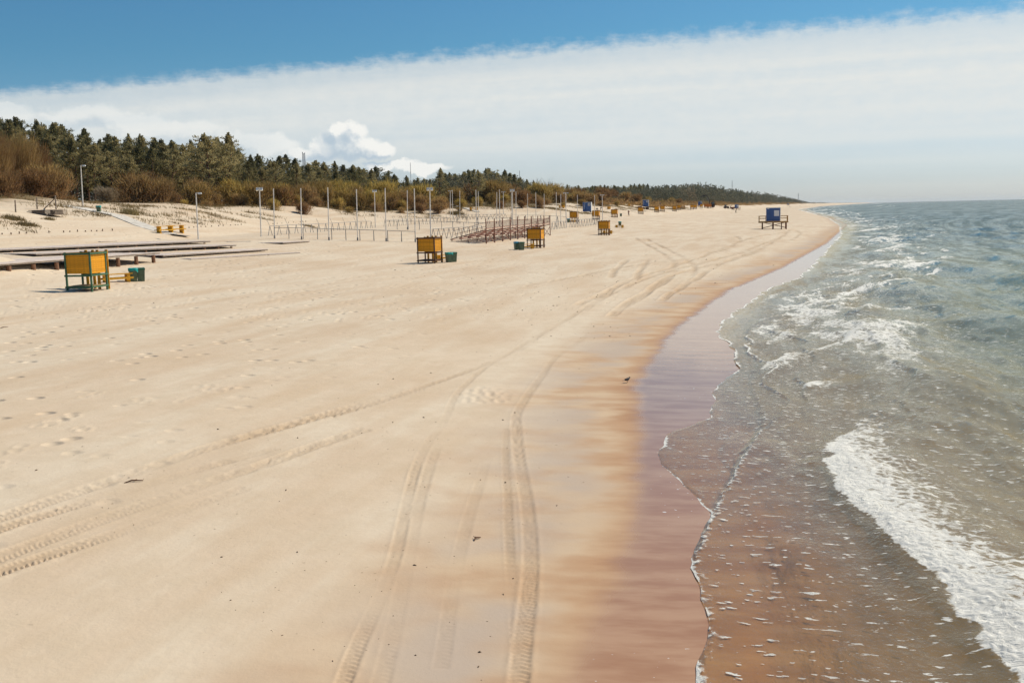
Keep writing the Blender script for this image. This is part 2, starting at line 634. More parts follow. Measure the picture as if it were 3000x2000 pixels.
vg = t.ss(t.add(veg, t.mul(t.sub(t.noise(P3, 0.22, 5, 0.65), 0.5), 1.5)), 0.3, 0.8)
c = t.mix(vg, c, t.mix(midn, (0.13, 0.09, 0.05), (0.25, 0.19, 0.10)))
sp = t.ss(t.noise(P3, 9.0, 2, 0.5), 0.735, 0.78, 0.0, 0.5)
c = t.mix(t.mul(sp, t.ss(s_at, 0.6, 1.5)), c, (0.15, 0.10, 0.065))
vor = t.n('ShaderNodeTexVoronoi', Vector=P3, Scale=1.15)
pit = t.ss(vor.outputs['Distance'], 0.05, 0.30)
pitm = t.mul(t.sub(1.0, pit), t.mul(foot_a, t.ss(t.noise(P3, 0.35, 3, 0.6), 0.40, 0.60)))
hgt = t.add(t.add(t.mul(midn, 0.33), t.mul(finen, 0.08)), t.mul(pitm, -1.1))
nrm = t.bump(hgt, t.mul(t.ss(wetf, 0, 1, 0.8, 0.012), t.ss(s_at, 0.0, 7.0, 0.35, 1.0)), 0.10)
rip = t.noise(t.vmul(P3, (2.0, 14.0, 1)), 1.0, 3, 0.6)
nrm = t.bump(rip, t.mul(wetf, 0.03), 0.02, nrm)
bs = t.n('ShaderNodeBsdfPrincipled', Base__Color=c, Normal=nrm,
         Roughness=t.add(t.mul(t.sub(1.0, wetf), 0.78), t.mul(wetf, t.add(0.055, t.mul(streak, 0.05)))))
t.put(bs.inputs['Specular IOR Level'], t.add(0.10, t.mul(wetf, 0.32)))
t.n('ShaderNodeOutputMaterial', Surface=bs)

# sea water: mirror of the sky over murk; the shallow sheet lets the sand through; foam lies on top
m, t = newmat('sea_water')
P3 = t.pos()
dep, fo = t.attr('depth'), t.attr('foam')
px_, py_, pz_ = t.sep(P3)
dcam = t.m('SQRT', t.add(t.mul(px_, px_), t.mul(py_, py_)))
rotv = t.n('ShaderNodeVectorRotate', _rotation_type='Z_AXIS', Vector=P3, Angle=R(16))
r1 = t.noise(t.vmul(rotv.outputs[0], (2.6, 1.0, 1)), 1.7, 5, 0.62)
r2 = t.noise(t.vmul(rotv.outputs[0], (1.0, 0.30, 1)), 0.33, 4, 0.6)
r3 = t.noise(t.vmul(rotv.outputs[0], (1.6, 1.0, 1)), 9.0, 3, 0.6)
near = t.ss(dcam, 15.0, 110.0, 1.0, 0.0)
hh = t.add(t.add(t.mul(r1, 0.08), t.mul(r2, 0.42)), t.mul(r3, t.mul(near, 0.042)))
shal = t.ss(dep, 0.0, 0.12, 0.25, 1.0)
nrm = t.bump(hh, t.mul(shal, 0.85), 0.62)
turb = t.sub(1.0, t.m('POWER', 2.718, t.mul(dep, -8.0)))
murk = t.mix(t.ss(dep, 0.05, 0.7), (0.31, 0.215, 0.105), (0.155, 0.160, 0.080))
murk = t.mix(t.ss(dcam, 25.0, 170.0), murk, (0.046, 0.080, 0.084))
dfm = t.n('ShaderNodeBsdfDiffuse', Color=murk)
trn = t.n('ShaderNodeBsdfTransparent', Color=(0.95, 0.90, 0.74))
body = t.n('ShaderNodeMixShader', **{'0': turb, '1': trn.outputs[0], '2': dfm.outputs[0]})
gl = t.n('ShaderNodeBsdfGlossy', Color=(0.96, 0.97, 0.90), Roughness=t.ss(dcam, 10.0, 400.0, 0.05, 0.20), Normal=nrm)
fr = t.n('ShaderNodeFresnel', IOR=1.333, Normal=nrm)
chop = t.noise(t.vmul(rotv.outputs[0], (1.0, 0.22, 1)), t.ss(dcam, 60.0, 500.0, 0.55, 0.10), 6, 0.72)
fac = t.m('MINIMUM', fr.outputs[0], t.mul(t.ss(dcam, 20.0, 300.0, 0.54, 0.40), t.ss(chop, 0.36, 0.66, 0.55, 1.45)))
wat = t.n('ShaderNodeMixShader', **{'0': fac, '1': body.outputs[0], '2': gl.outputs[0]})
fn1 = t.noise(t.vmul(rotv.outputs[0], (1.0, 1.25, 1)), t.ss(dcam, 10.0, 120.0, 4.6, 1.5), 6, 0.70, 0.8)
vr = t.n('ShaderNodeTexVoronoi', _feature='DISTANCE_TO_EDGE', Vector=t.vmul(rotv.outputs[0], (1.0, 0.75, 1)), Scale=4.2)
net = t.ss(vr.outputs['Distance'], 0.0, 0.25, 0.07, -0.03)
fth = t.add(t.add(fn1, net), t.sub(fo, 1.0))
fmask = t.ss(fth, -0.02, 0.16)
fmask = t.mul(fmask, t.ss(fo, 0.02, 0.12))
fl1 = t.noise(t.vmul(rotv.outputs[0], (3.0, 7.5, 1)), 1.3, 3, 0.55)
flk = t.mul(t.ss(fl1, 0.62, 0.66), t.attr('flecks'))
fmask = t.m('MAXIMUM', fmask, flk)
fb = t.bump(fn1, 0.8, 0.12)
foam = t.n('ShaderNodeBsdfDiffuse', Color=(0.80, 0.79, 0.74), Normal=fb)
full = t.n('ShaderNodeMixShader', **{'0': t.mul(fmask, 0.93), '1': wat.outputs[0], '2': foam.outputs[0]})
t.n('ShaderNodeOutputMaterial', Surface=full)

# ------------------------------------------------------------------ terrain mesh (finer near the camera)
rows = np.concatenate([np.linspace(-40, 4.5, 14), np.linspace(5, 9.6, 14), 1 / np.linspace(1 / 9.8, 1 / 112.0, 470),
                       np.linspace(113, 420, 290), np.geomspace(423, 15000, 110)])
ncol = 740
gdense = np.linspace(0, 1, ncol)
XL = -np.abs(rows) * 0.60 - 2.0
XR = Xw(np.maximum(rows, 0)) + np.clip(rows * 0.30, 4.0, 30.0)
Xd = XL[:, None] + (XR - XL)[:, None] * gdense[None, :]
outer = np.geomspace(1.0, 40.0, 26)[::-1]
Xo = XL[:, None] - (np.abs(rows) * 0.12 + 6)[:, None] * (outer - 1 + 0.05)[None, :]
Xe = XR[:, None] + (np.abs(rows) * 0.06 + 2.0)[:, None] * (np.geomspace(1.0, 60.0, 14) - 0.6)[None, :]
TX = np.concatenate([Xo, Xd, Xe], axis=1)
TY = np.repeat(rows[:, None], TX.shape[1], axis=1)
TZ = zter(TX, np.maximum(TY, 0))
S_IN = sdist(TX, np.maximum(TY, 0))
NR, NC = TX.shape
X1, Y1, Z1 = TX.ravel().copy(), TY.ravel().copy(), TZ.ravel().copy()
track = np.zeros_like(X1)
dz_track = np.zeros_like(X1)


def lay_track(pts, width, depth, fade0=1.0, fade1=1.0, lug=0.09, tone=1.0):
    G = [cast(*p) for p in pts]
    # smooth the polyline
    P = np.array([(g.x, g.y) for g in G])
    tt = np.concatenate([[0], np.cumsum(np.hypot(*(np.diff(P, axis=0).T)))])
    n = max(12, len(P) * 8)
    ts = np.linspace(0, tt[-1], n)
    Q = np.stack([np.interp(ts, tt, P[:, 0]), np.interp(ts, tt, P[:, 1])], 1)
    for _ in range(10):
        Q[1:-1] = (Q[:-2] + Q[1:-1] * 2 + Q[2:]) / 4
    Q[:, 0] += fbm(ts * 0.15, ts * 0 + len(pts), 33, 2) * 0.25
    hw = width / 2
    for i in range(n - 1):
        a, b = Q[i], Q[i + 1]
        L = np.hypot(*(b - a))
        if L < 1e-4:
            continue
        lo, hi = np.minimum(a, b) - width, np.maximum(a, b) + width
        k = np.nonzero((X1 > lo[0]) & (X1 < hi[0]) & (Y1 > lo[1]) & (Y1 < hi[1]))[0]
        if not len(k):
            continue
        d = (b - a) / L
        rx, ry = X1[k] - a[0], Y1[k] - a[1]
        u = rx * d[0] + ry * d[1]
        v = -rx * d[1] + ry * d[0]
        ok = (u >= -0.02 * L) & (u <= L * 1.02) & (np.abs(v) < width)
        k, u, v = k[ok], u[ok], v[ok]
        U = ts[i] + u
        fd = fade0 + (fade1 - fade0) * U / ts[-1]
        fd = fd * np.clip(0.75 + 1.2 * fbm(U * 0.35, v * 0 + i * 0, 41 + len(pts), 2), 0.15, 1.2)
        inside = 1 - sstep(np.abs(v), hw * 0.75, hw * 1.05)
        rim = np.exp(-((np.abs(v) - hw * 1.15) / (hw * 0.28)) ** 2)
        near_ = np.clip(45.0 / np.maximum(Y1[k], 1), 0, 1) ** 1.2
        lugs = np.sign(np.sin(2 * np.pi * (U + np.abs(v) * 0.6) / lug)) * 0.55 * near_
        rag = vnoise(U / 0.13, v / 0.06 + i, 71) * 1.2
        dz = (-inside * (1 + lugs * inside + rag) + 0.55 * rim * (1 + rag)) * depth * fd
        use = np.abs(dz) > np.abs(dz_track[k])
        dz_track[k[use]] = dz[use]
        track[k] = np.maximum(track[k], (inside * 0.8 + rim * 0.2) * np.clip(fd * 1.3, 0, 1) * tone)


def dpx(*pts):       # points read off the 2352 px wide view of the photograph
    return [(x * 1.27551, y * 1.27551) for x, y in pts]


def c4(*pts):        # points read off an enlarged crop (offset 1000,1000)
    return [(1000 + x / 1.568, 1000 + y / 1.568) for x, y in pts]


def c1(*pts):        # points read off an enlarged crop (offset 1700,600)
    return [(1700 + x / 1.809, 600 + y / 1.809) for x, y in pts]


lay_track(dpx((-60, 1205), (0, 1185), (150, 1138), (300, 1090), (400, 1058), (500, 1025), (650, 985), (800, 940), (960, 893)), 0.42, 0.05, 1.1, 0.5)
lay_track(dpx((-60, 1230), (0, 1208), (150, 1165), (290, 1128), (400, 1095), (520, 1062), (640, 1030)), 0.34, 0.036, 1.0, 0.15)
lay_track(dpx((-60, 1297), (0, 1275), (120, 1232), (240, 1190), (380, 1145), (500, 1105), (620, 1068), (720, 1030), (850, 985)), 0.42, 0.048, 1.1, 0.25)
lay_track(dpx((-60, 1327), (0, 1306), (120, 1268), (250, 1228), (350, 1195), (450, 1160), (570, 1120)), 0.36, 0.042, 1.0, 0.15)
lay_track(c4((15, 1640), (40, 1540), (120, 1330), (200, 1130), (250, 950), (290, 780), (340, 560), (400, 420), (480, 310), (540, 230), (690, 95), (800, 40), (905, -30)), 0.20, 0.010, 0.9, 0.7, 0.10, 0.55)
lay_track(c4((130, 1640), (165, 1530), (250, 1250), (300, 1100), (335, 980), (370, 850), (395, 730), (425, 600), (450, 480)), 0.22, 0.009, 1.0, 0.4, 0.10, 0.55)
lay_track(c4((440, 1500), (500, 1180), (560, 980), (610, 810), (660, 660), (690, 560)), 0.20, 0.006, 0.8, 0.3, 0.10, 0.5)
lay_track(c4((868, 1640), (868, 1530), (868, 1300), (862, 1120), (855, 980), (838, 800), (822, 640), (815, 500), (795, 340), (830, 250), (880, 175), (950, 100), (1010, 50), (1120, -20)), 0.24, 0.009, 1.0, 0.7, 0.10, 0.55)
lay_track(c4((800, 1640), (800, 1300), (800, 980), (795, 760), (785, 560), (780, 400)), 0.16, 0.009, 0.7, 0.5, 0.2)
lay_track(c4((-60, 345), (100, 300), (300, 232), (480, 175), (640, 120), (800, 45), (960, -60), (1150, -170)), 0.25, 0.02, 0.6, 0.5, 0.3)
for pts in (((0, 530), (120, 465), (230, 410), (340, 372), (460, 338), (600, 290), (720, 245), (830, 200), (950, 165), (1060, 150), (1110, 140)),
            ((0, 560), (150, 480), (300, 400), (450, 358), (610, 318), (760, 280), (900, 235), (1000, 195), (1090, 160)),
            ((150, 590), (330, 470), (450, 390), (600, 335), (800, 300), (900, 262), (970, 230)),
            ((290, 175), (370, 222), (440, 260), (490, 300), (500, 345), (470, 390), (330, 480), (200, 560)),
            ((350, 180), (430, 222), (520, 265), (580, 300), (604, 335), (590, 380), (530, 440), (420, 510)),
            ((600, 400), (680, 345), (740, 310), (850, 270), (960, 230), (1030, 190), (1090, 150), (1110, 132)),
            ((820, 165), (850, 182), (830, 205), (760, 240), (690, 262)),
            ((1100, 190), (1140, 175), (1170, 150), (1140, 135)),
            ((300, 400), (318, 345), (350, 290)),
            ((165, 385), (190, 340), (240, 290)),
            ((-300, 430), (-150, 405), (0, 380), (130, 350), (300, 318), (460, 300))):
    lay_track(c1(*pts), 0.5, 0.07, 0.9, 0.9, 0.6)

# footprints and kicked-up sand: shallow pits, larger further up the beach
pit_z = np.zeros_like(X1)
trail = [dpx((95, 975), (130, 965), (160, 955), (40, 1030), (12, 1065), (185, 985)), dpx((205, 907), (335, 917), (410, 918), (470, 888), (480, 893), (520, 890), (500, 902))]
fp = []
for tr_ in trail:
    for p in tr_:
        g = cast(*p)
        for j in range(3):
            fp.append((g.x + nrg.normal(0, .12), g.y + nrg.normal(0, .3), 0.016))
for i in range(1500):
    yy = 1 / nrg.uniform(1 / 115, 1 / 44)
    ss_ = nrg.uniform(4, 60)
    fp.append((float(Xw(yy)) - ss_ * 1.04, yy, nrg.uniform(0.02, 0.05)))
g = cast(1410, 1158)
for i in range(60):
    a = nrg.uniform(0, 6.28); rr_ = nrg.uniform(0.2, 0.75)
    fp.append((g.x + rr_ * math.cos(a), g.y + rr_ * 1.6 * math.sin(a), 0.013))
rowY = rows
for (fx_, fy_, dd) in fp:
    r0, r1_ = np.searchsorted(rowY, fy_ - 0.5), np.searchsorted(rowY, fy_ + 0.5) + 1
    if r1_ - r0 < 2 or r1_ > NR:
        continue
    xs = TX[r0:r1_]
    k = np.nonzero(np.abs(xs - fx_) < 0.5)
    if not len(k[0]):
        continue
    idx = (k[0] + r0) * NC + k[1]
    rr_ = np.hypot((X1[idx] - fx_) / 0.10, (Y1[idx] - fy_) / 0.14)
    pit_z[idx] += -dd * np.exp(-rr_ ** 2) + dd * 0.55 * np.exp(-((rr_ - 1.5) / 0.5) ** 2)
SI = S_IN.ravel()
sfv = sfoot(np.maximum(Y1, 0))
Z1 += dz_track + pit_z
vs_ = np.interp(np.maximum(Y1, 0), [300, 700], [16, 12])
veg = sstep(SI, sfv + vs_, sfv + vs_ + 18)
rough = sstep(SI, 5, 14)
idx = np.arange(NR * NC).reshape(NR, NC)
quads = np.stack([idx[:-1, :-1], idx[:-1, 1:], idx[1:, 1:], idx[1:, :-1]], -1).reshape(-1, 4)
me = np_mesh('beach', np.stack([X1, Y1, Z1], 1), quads, {'inland': SI, 'veg': veg, 'track': track, 'rough': rough})
me.materials.append(MATS['sand'])
beach = link('beach', me)
beach['kind'] = 'structure'
beach['label'] = 'pale sand beach with tyre tracks rising to dunes'

# ------------------------------------------------------------------ the sea
SEA_Z = -0.07
_sp = [(2035, 2300), (2040, 2000), (2072, 1830), (2022, 1670), (2050, 1590), (2080, 1505), (2000, 1420), (1945, 1370), (1937, 1330), (1952, 1280), (2000, 1255), (2090, 1222),
       (2082, 1190), (2100, 1140), (2165, 1070), (2150, 1020), (2095, 970), (2140, 920), (2200, 880), (2240, 850), (2340, 812), (2400, 757), (2440, 715), (2462, 690),
       (2458, 662), (2425, 640), (2352, 619)]


def gz(px, py, z=-0.05):
    d = ray(px, py)
    tt = (z - H) / d[2]
    return d[0] * tt, tt


_sg = np.array(sorted([(gz(*p)[1], gz(*p)[0]) for p in _sp]))
_sy = np.concatenate([[-60, 2], _sg[:, 0], [900, 1188, 1909, 2579, 4616, 15000, 60000]])
_sx = np.concatenate([[-8, 0.9], _sg[:, 1], [252, 340, 576, 812, 1545, 5310, 21520]])


def Xs(Y):
    return np.interp(Y, _sy, _sx) + fbm(np.asarray(Y, float) * 1.3, np.asarray(Y, float) * 0 + 2, 3, 3) * np.clip(np.asarray(Y, float) * 0.006, 0, 0.5)


srow = np.concatenate([np.linspace(-60, 5, 12), np.linspace(5.5, 9.6, 12), 1 / np.linspace(1 / 9.8, 1 / 120., 440), np.geomspace(122, 420, 130), np.geomspace(425, 60000, 80)])
g1 = np.concatenate([np.linspace(0, 1, 26) ** 1.5 * 0.03, np.linspace(0.0315, 0.62, 400), np.geomspace(0.64, 30, 40)])
YY = np.repeat(srow[:, None], len(g1), 1)
rr = np.maximum(np.abs(srow), 9.0)[:, None] * g1[None, :]
XX = Xs(srow)[:, None] + rr
sh = XX.shape
tz = zter(XX, np.maximum(YY, 0), False)
ca, sa = math.cos(R(16)), math.sin(R(16))
cu = XX * ca - YY * sa          # across the shore, seaward
cv = XX * sa + YY * ca          # along the shore
dist = np.hypot(XX, YY)
amp = np.clip(rr / 7.0, 0, 1) * np.clip(1.3 - dist / 600, 0.15, 1)
wob = fbm(cu * 0.05, cv * 0.03, 51, 3)
sea = SEA_Z + amp * (0.21 * np.sin(cu * 0.85 + wob * 7 + cv * 0.10) * (0.6 + vnoise(cu * .07, cv * .05, 52)) + 0.27 * fbm(cu * 0.36, cv * 0.15, 53, 4) + 0.13 * fbm(cu * 1.5, cv * 0.6, 54, 3))
film = 0.006 * (1 - np.exp(-rr / 0.08)) + 0.003 * np.exp(-((rr - 0.09) / 0.07) ** 2)
foam_a = np.zeros(sh)
# breakers and bores: curve of the front, crest height, foam behind it, strength
BR = [
    (dpx((2330, 1640), (2290, 1568), (2180, 1420), (2130, 1330), (2070, 1260), (2010, 1190), (1950, 1110), (1928, 1050), (1925, 1000), (1960, 960), (2060, 920)), 0.13, 1.75, 0.88),
    (dpx((1600, 1640), (1600, 1568), (1625, 1430), (1585, 1310), (1600, 1260), (1630, 1190), (1690, 1080), (1735, 1000), (1755, 960), (1725, 885), (1740, 855)), 0.04, 0.26, 0.60),
    (dpx((1840, 890), (1855, 872), (1880, 866)), 0.10, 1.2, 0.85),
    (dpx((1740, 855), (1760, 838), (1795, 812), (1830, 800)), 0.10, 1.4, 0.78),
    (dpx((1790, 832), (1880, 805), (1930, 785), (1960, 765), (2000, 740)), 0.14, 0.9, 0.84),
    (dpx((1765, 800), (1762, 775), (1785, 757), (1860, 742)), 0.10, 1.8, 0.66),
    (dpx((1950, 730), (1985, 715), (2040, 695), (2075, 702)), 0.18, 1.6, 0.78),
    (dpx((1805, 712), (1850, 702), (1920, 690), (1990, 672)), 0.10, 2.0, 0.78),
    (dpx((1915, 680), (1960, 668), (2015, 652)), 0.15, 2.2, 0.85),
    (dpx((2035, 622), (2090, 612), (2160, 600)), 0.22, 2.4, 0.9),
    (dpx((1985, 585), (2030, 572), (2100, 560)), 0.18, 2.8, 0.85),
    (dpx((1968, 560), (2020, 548), (2080, 538)), 0.15, 2.8, 0.85),
    (dpx((1940, 538), (2000, 527), (2060, 520)), 0.15, 3.2, 0.82),
    (dpx((1930, 515), (1990, 507), (2040, 503)), 0.15, 4.0, 0.80),
    (dpx((2140, 598), (2160, 590), (2180, 588)), 0.2, 2.5, 0.75),
    (dpx((1700, 705), (1740, 690), (1800, 668), (1850, 660)), 0.03, 1.5, 0.6),
    (dpx((1890, 640), (1940, 630), (1990, 622)), 0.1, 2.4, 0.7),
    (dpx((1880, 495), (1930, 490), (1990, 487)), 0.15, 6.0, 0.8),
    (dpx((1850, 487), (1900, 482), (1960, 480)), 0.15, 7.0, 0.7),
]
FX, FY = XX.ravel(), YY.ravel()
bump_z = np.zeros(FX.shape)
fo1 = np.zeros(FX.shape)
for bi, (pts, hgt_, wid, stren) in enumerate(BR):
    Pq = np.array([gz(*p) for p in pts])
    o = np.argsort(Pq[:, 1])
    Pq = Pq[o]
    tt = np.concatenate([[0], np.cumsum(np.hypot(*(np.diff(Pq, axis=0).T)))])
    n = 60
    ts = np.linspace(0, tt[-1], n)
    Q = np.stack([np.interp(ts, tt, Pq[:, 0]), np.interp(ts, tt, Pq[:, 1])], 1)
    for _ in range(4):
        Q[1:-1] = (Q[:-2] + 2 * Q[1:-1] + Q[2:]) / 4
    ylo, yhi = Q[:, 1].min(), Q[:, 1].max()
    k = np.nonzero((FY > ylo - wid * 2) & (FY < yhi + wid * 2) & (FX > Q[:, 0].min() - 3 * wid) & (FX < Q[:, 0].max() + 6 * wid))[0]
    if not len(k):
        continue
    # distance seaward of the front, and place along it
    qx, qy = FX[k], FY[k]
    yc = np.clip(qy, ylo, yhi)
    o2 = np.argsort(Q[:, 1])
    fxn = np.interp(yc, Q[o2, 1], Q[o2, 0])
    along_t = (yc - ylo) / (yhi - ylo + 1e-6)
    dd = (qx - fxn) * 0.94 + (vnoise(qx / wid * 0.9, qy / wid * 0.9, 61 + bi) * 0.35 + vnoise(qx / wid * 4, qy / wid * 4, 62 + bi) * 0.14) * wid
    over = np.abs(qy - yc)
    endf = np.exp(-(over / (wid * 0.5 + 0.05)) ** 2)
    taper = np.sin(np.pi * np.clip(along_t * 0.9 + 0.07, 0.02, 0.98)) ** 0.5
    if bi in (0, 1):
        taper = np.clip(taper + 0.9 * (along_t < 0.5), 0, 1)
    front = sstep(dd, -0.10 * wid, 0.06 * wid)
    back = np.exp(-np.clip(dd, 0, None) / (wid * (0.55 + 0.6 * (vnoise(qy / wid * 0.7, qx * 0, 63 + bi) + 0.5))))
    fo1[k] = np.maximum(fo1[k], front * (0.34 * np.exp(-np.clip(dd, 0, None) / (2.2 * wid)) + 0.62 * back) * stren * endf * taper * (back > 0.02))
    prof = sstep(dd, -0.35 * wid, 0.25 * wid) * np.exp(-np.clip(dd - 0.2 * wid, 0, None) / (1.1 * wid + 0.3))
    bump_z[k] += hgt_ * prof * endf * taper
    if bi < 2:
        bump_z[k] += (0.03 if bi == 0 else 0.016) * vnoise(qx * 19, qy * 15, 64) * front * back * endf
bump_z = bump_z.reshape(sh)
foam_a = fo1.reshape(sh)
# thin bubbly seam along the first edge of the swash, and scattered older foam in the surf
edge = np.exp(-rr / (0.055 + 0.0030 * dist)) * (0.50 + 0.9 * vnoise(YY * 1.7, YY * 0, 66) + 0.25 * sstep(dist, 20, 60))
foam_a = np.maximum(foam_a, np.clip(edge, 0, 0.9) * (dist > 9))
surf = np.clip(1.25 - np.abs(rr - (4.0 + dist * 0.012)) / (5.2 + dist * 0.03), 0, 1) * sstep(rr, 0.3, 2)
foam_a = np.maximum(foam_a, np.minimum(surf * (0.40 + 0.42 * fbm(cu * 0.34, cv * 0.14, 67, 2) + 0.50 * fbm(cu * 1.6, cv * 0.75, 68, 3)), 0.60) * np.clip(dist / 40, 0.42, 1.0))
for (q0_, q1_, qw, qs) in ((0.7, .02, .16, 1), (1.7, .035, .30, 2), (3.2, .06, .5, 3)):
    rl = q0_ + q1_ * dist + fbm(cv * 0.16, cv * 0 + qs, 70 + qs, 3) * (0.8 + 0.03 * dist)
    ww = qw * (1 + dist / 110)
    dl = rr - rl
    ln_ = sstep(dl, -0.25 * ww, 0) * np.exp(-np.clip(dl, 0, None) / ww)
    foam_a = np.maximum(foam_a, ln_ * np.clip(0.55 + 0.9 * fbm(cv * 0.16 + 5 * qs, cu * 0.05, 75 + qs, 3), 0, 0.8) * sstep(dist, 16, 34))
    bump_z += ln_ * 0.05 * sstep(dist, 16, 34)
caps = sstep(fbm(cu * 0.05, cv * 0.022, 68, 3) + 0.5 * vnoise(cu * 0.4, cv * 0.15, 69), 0.70, 0.90) * (rr > 20) * (dist < 1500)
foam_a = np.maximum(foam_a, caps * 0.42)
sea = np.maximum(sea + bump_z, tz + film + bump_z * 0.5)
depth_a = np.maximum(np.maximum(SEA_Z - tz, 0.0) + film + 0.25 * bump_z, 0.0)
flecks = sstep(rr, 0.02, 0.3) * (0.25 + 0.75 * sstep(foam_a, 0.02, 0.2)) * (1 - sstep(rr, 5 + dist * 0.15, 9 + dist * 0.3))
flecks = np.clip(flecks + 0.45 * sstep(rr, 0.1, 0.4) * (1 - sstep(rr, 4, 6.5)) * (dist < 60), 0, 1)
idx = np.arange(sh[0] * sh[1]).reshape(sh)
quads = np.stack([idx[:-1, :-1], idx[:-1, 1:], idx[1:, 1:], idx[1:, :-1]], -1).reshape(-1, 4)
me = np_mesh('sea', np.stack([FX, FY, sea.ravel()], 1), quads, {'depth': depth_a.ravel(), 'foam': foam_a.ravel(), 'flecks': flecks.ravel()})
me.materials.append(MATS['sea_water'])
sea_o = link('sea', me)
sea_o['kind'] = 'structure'
sea_o['label'] = 'choppy grey green sea with white breakers'

# ------------------------------------------------------------------ vegetation
def on_ray(px, off, dmax=1500.0):
    """point on the dunes along this column of the view, 'off' metres behind the dune foot"""
    d = ray(px, 600)
    D = np.arange(60, dmax, 0.6)
    X = d[0] * D
    k = np.argmax(sdist(X, D) >= sfoot(D) + off)
    if k == 0:
        return None
    return Vector((X[k], D[k], float(zter(X[k], D[k]))))


def tri_mesh(name, pts, mat, tip=None):
    """pts: (n,3,3) loose triangles"""
    n = len(pts)
    me = np_mesh(name, pts.reshape(-1, 3), np.arange(n * 3).reshape(n, 3), {'tip': np.repeat(tip, 3)} if tip is not None else None, False)
    me.materials.append(MATS[mat])
    return me


def unit(v):
    return v / (np.linalg.norm(v, axis=-1, keepdims=True) + 1e-9)


def pine_parts(seed, spread=0.27, low=0.22, nb=52, lean=0.0):
    g = np.random.default_rng(seed)
    Ht = 12.0
    zs = np.linspace(0, Ht * 0.97, 9)
    bx = np.cumsum(g.normal(0, 0.16, 9)) + lean * zs * 0.2
    by = np.cumsum(g.normal(0, 0.16, 9))
    bx -= bx[0]; by -= by[0]
    mb = MB().tube([(bx[i], by[i], zs[i] - (0.6 if i == 0 else 0)) for i in range(9)], [0.24 * (1 - 0.88 * i / 8) for i in range(9)], 6)
    tris = []
    side = g.uniform(0, 6.28)
    for b in range(nb):
        h = low + (1 - low) * (b + g.uniform(0, 1)) / nb
        z0 = h * Ht * 0.98
        tx, ty = np.interp(z0, zs, bx), np.interp(z0, zs, by)
        prof = (np.clip((h - low) / 0.22, 0.25, 1)) * (1 - ((h - low) / (1 - low)) ** 2.2) + 0.10
        a = b * 2.4 + g.uniform(-.5, .5)
        L = Ht * spread * prof * g.uniform(0.65, 1.15) * (1 + 0.25 * math.cos(a - side))
        rise = g.uniform(-0.05, 0.35) + 0.6 * h ** 2
        dirv = np.array([math.cos(a), math.sin(a), rise])
        p0 = np.array([tx, ty, z0])
        if b % 2 == 0 and L > 0.8:
            mb.tube([tuple(p0), tuple(p0 + dirv * L * 0.5 + np.array([0, 0, -.05 * L])), tuple(p0 + dirv * L * 0.9)], [0.07, 0.045, 0.015], 4, False)
        nt = max(2, int(L * 1.9))
        for k in range(nt):
            f = 0.35 + 0.70 * (k + g.uniform(0.2, .8)) / nt
            c = p0 + dirv * L * f + g.normal(0, 0.10 + 0.06 * L, 3) * np.array([1, 1, 0.5])
            nbld = 24
            dv = unit(g.normal(0, 0.55, (nbld, 3)) + np.array([dirv[0] * .45, dirv[1] * .45, 0.75]))
            ln = g.uniform(0.22, 0.46, (nbld, 1))
            sd = unit(np.cross(dv, g.normal(0, 1, (nbld, 3)))) * g.uniform(0.05, 0.09, (nbld, 1))
            cc = c + g.normal(0, 0.20, (nbld, 3)) * np.array([1, 1, 0.55])
            tris.append(np.stack([cc - sd, cc + sd, cc + dv * ln], 1))
    # upright shoots all over the upper crown give the ragged outline
    for k in range(22):
        a = g.uniform(0, 6.28); hz_ = g.uniform(0.80, 1.0)
        r = g.uniform(0.1, 1.0) * (0.25 + 4.6 * (1.0 - hz_)) 
        c0 = np.array([np.interp(hz_ * Ht, zs, bx) + r * math.cos(a), np.interp(hz_ * Ht, zs, by) + r * math.sin(a), Ht * hz_ - 0.3])
        for j in range(9):
            c = c0 + np.array([0, 0, j * 0.13])
            wr = 0.24 * (1 - j / 11)
            dv = unit(g.normal(0, 0.6, (8, 3)) + np.array([0, 0, 0.8]))
            sd = unit(np.cross(dv, g.normal(0, 1, (8, 3)))) * 0.07
            cc = c + g.normal(0, wr * .5, (8, 3))
            tris.append(np.stack([cc - sd, cc + sd, cc + dv * (wr + .12)], 1))
    return mb, np.concatenate(tris)


pine_meshes = []
for i, (spd, low, nb) in enumerate([(0.24, 0.18, 54), (0.28, 0.22, 50), (0.21, 0.12, 60), (0.30, 0.30, 44), (0.25, 0.2, 50), (0.33, 0.36, 42)]):
    mb, tr = pine_parts(100 + i, spd, low, nb)
    me_t = mb.mesh('trunk', 'bark')
    pine_meshes.append((me_t, tri_mesh('crown', tr, 'pine_needles')))


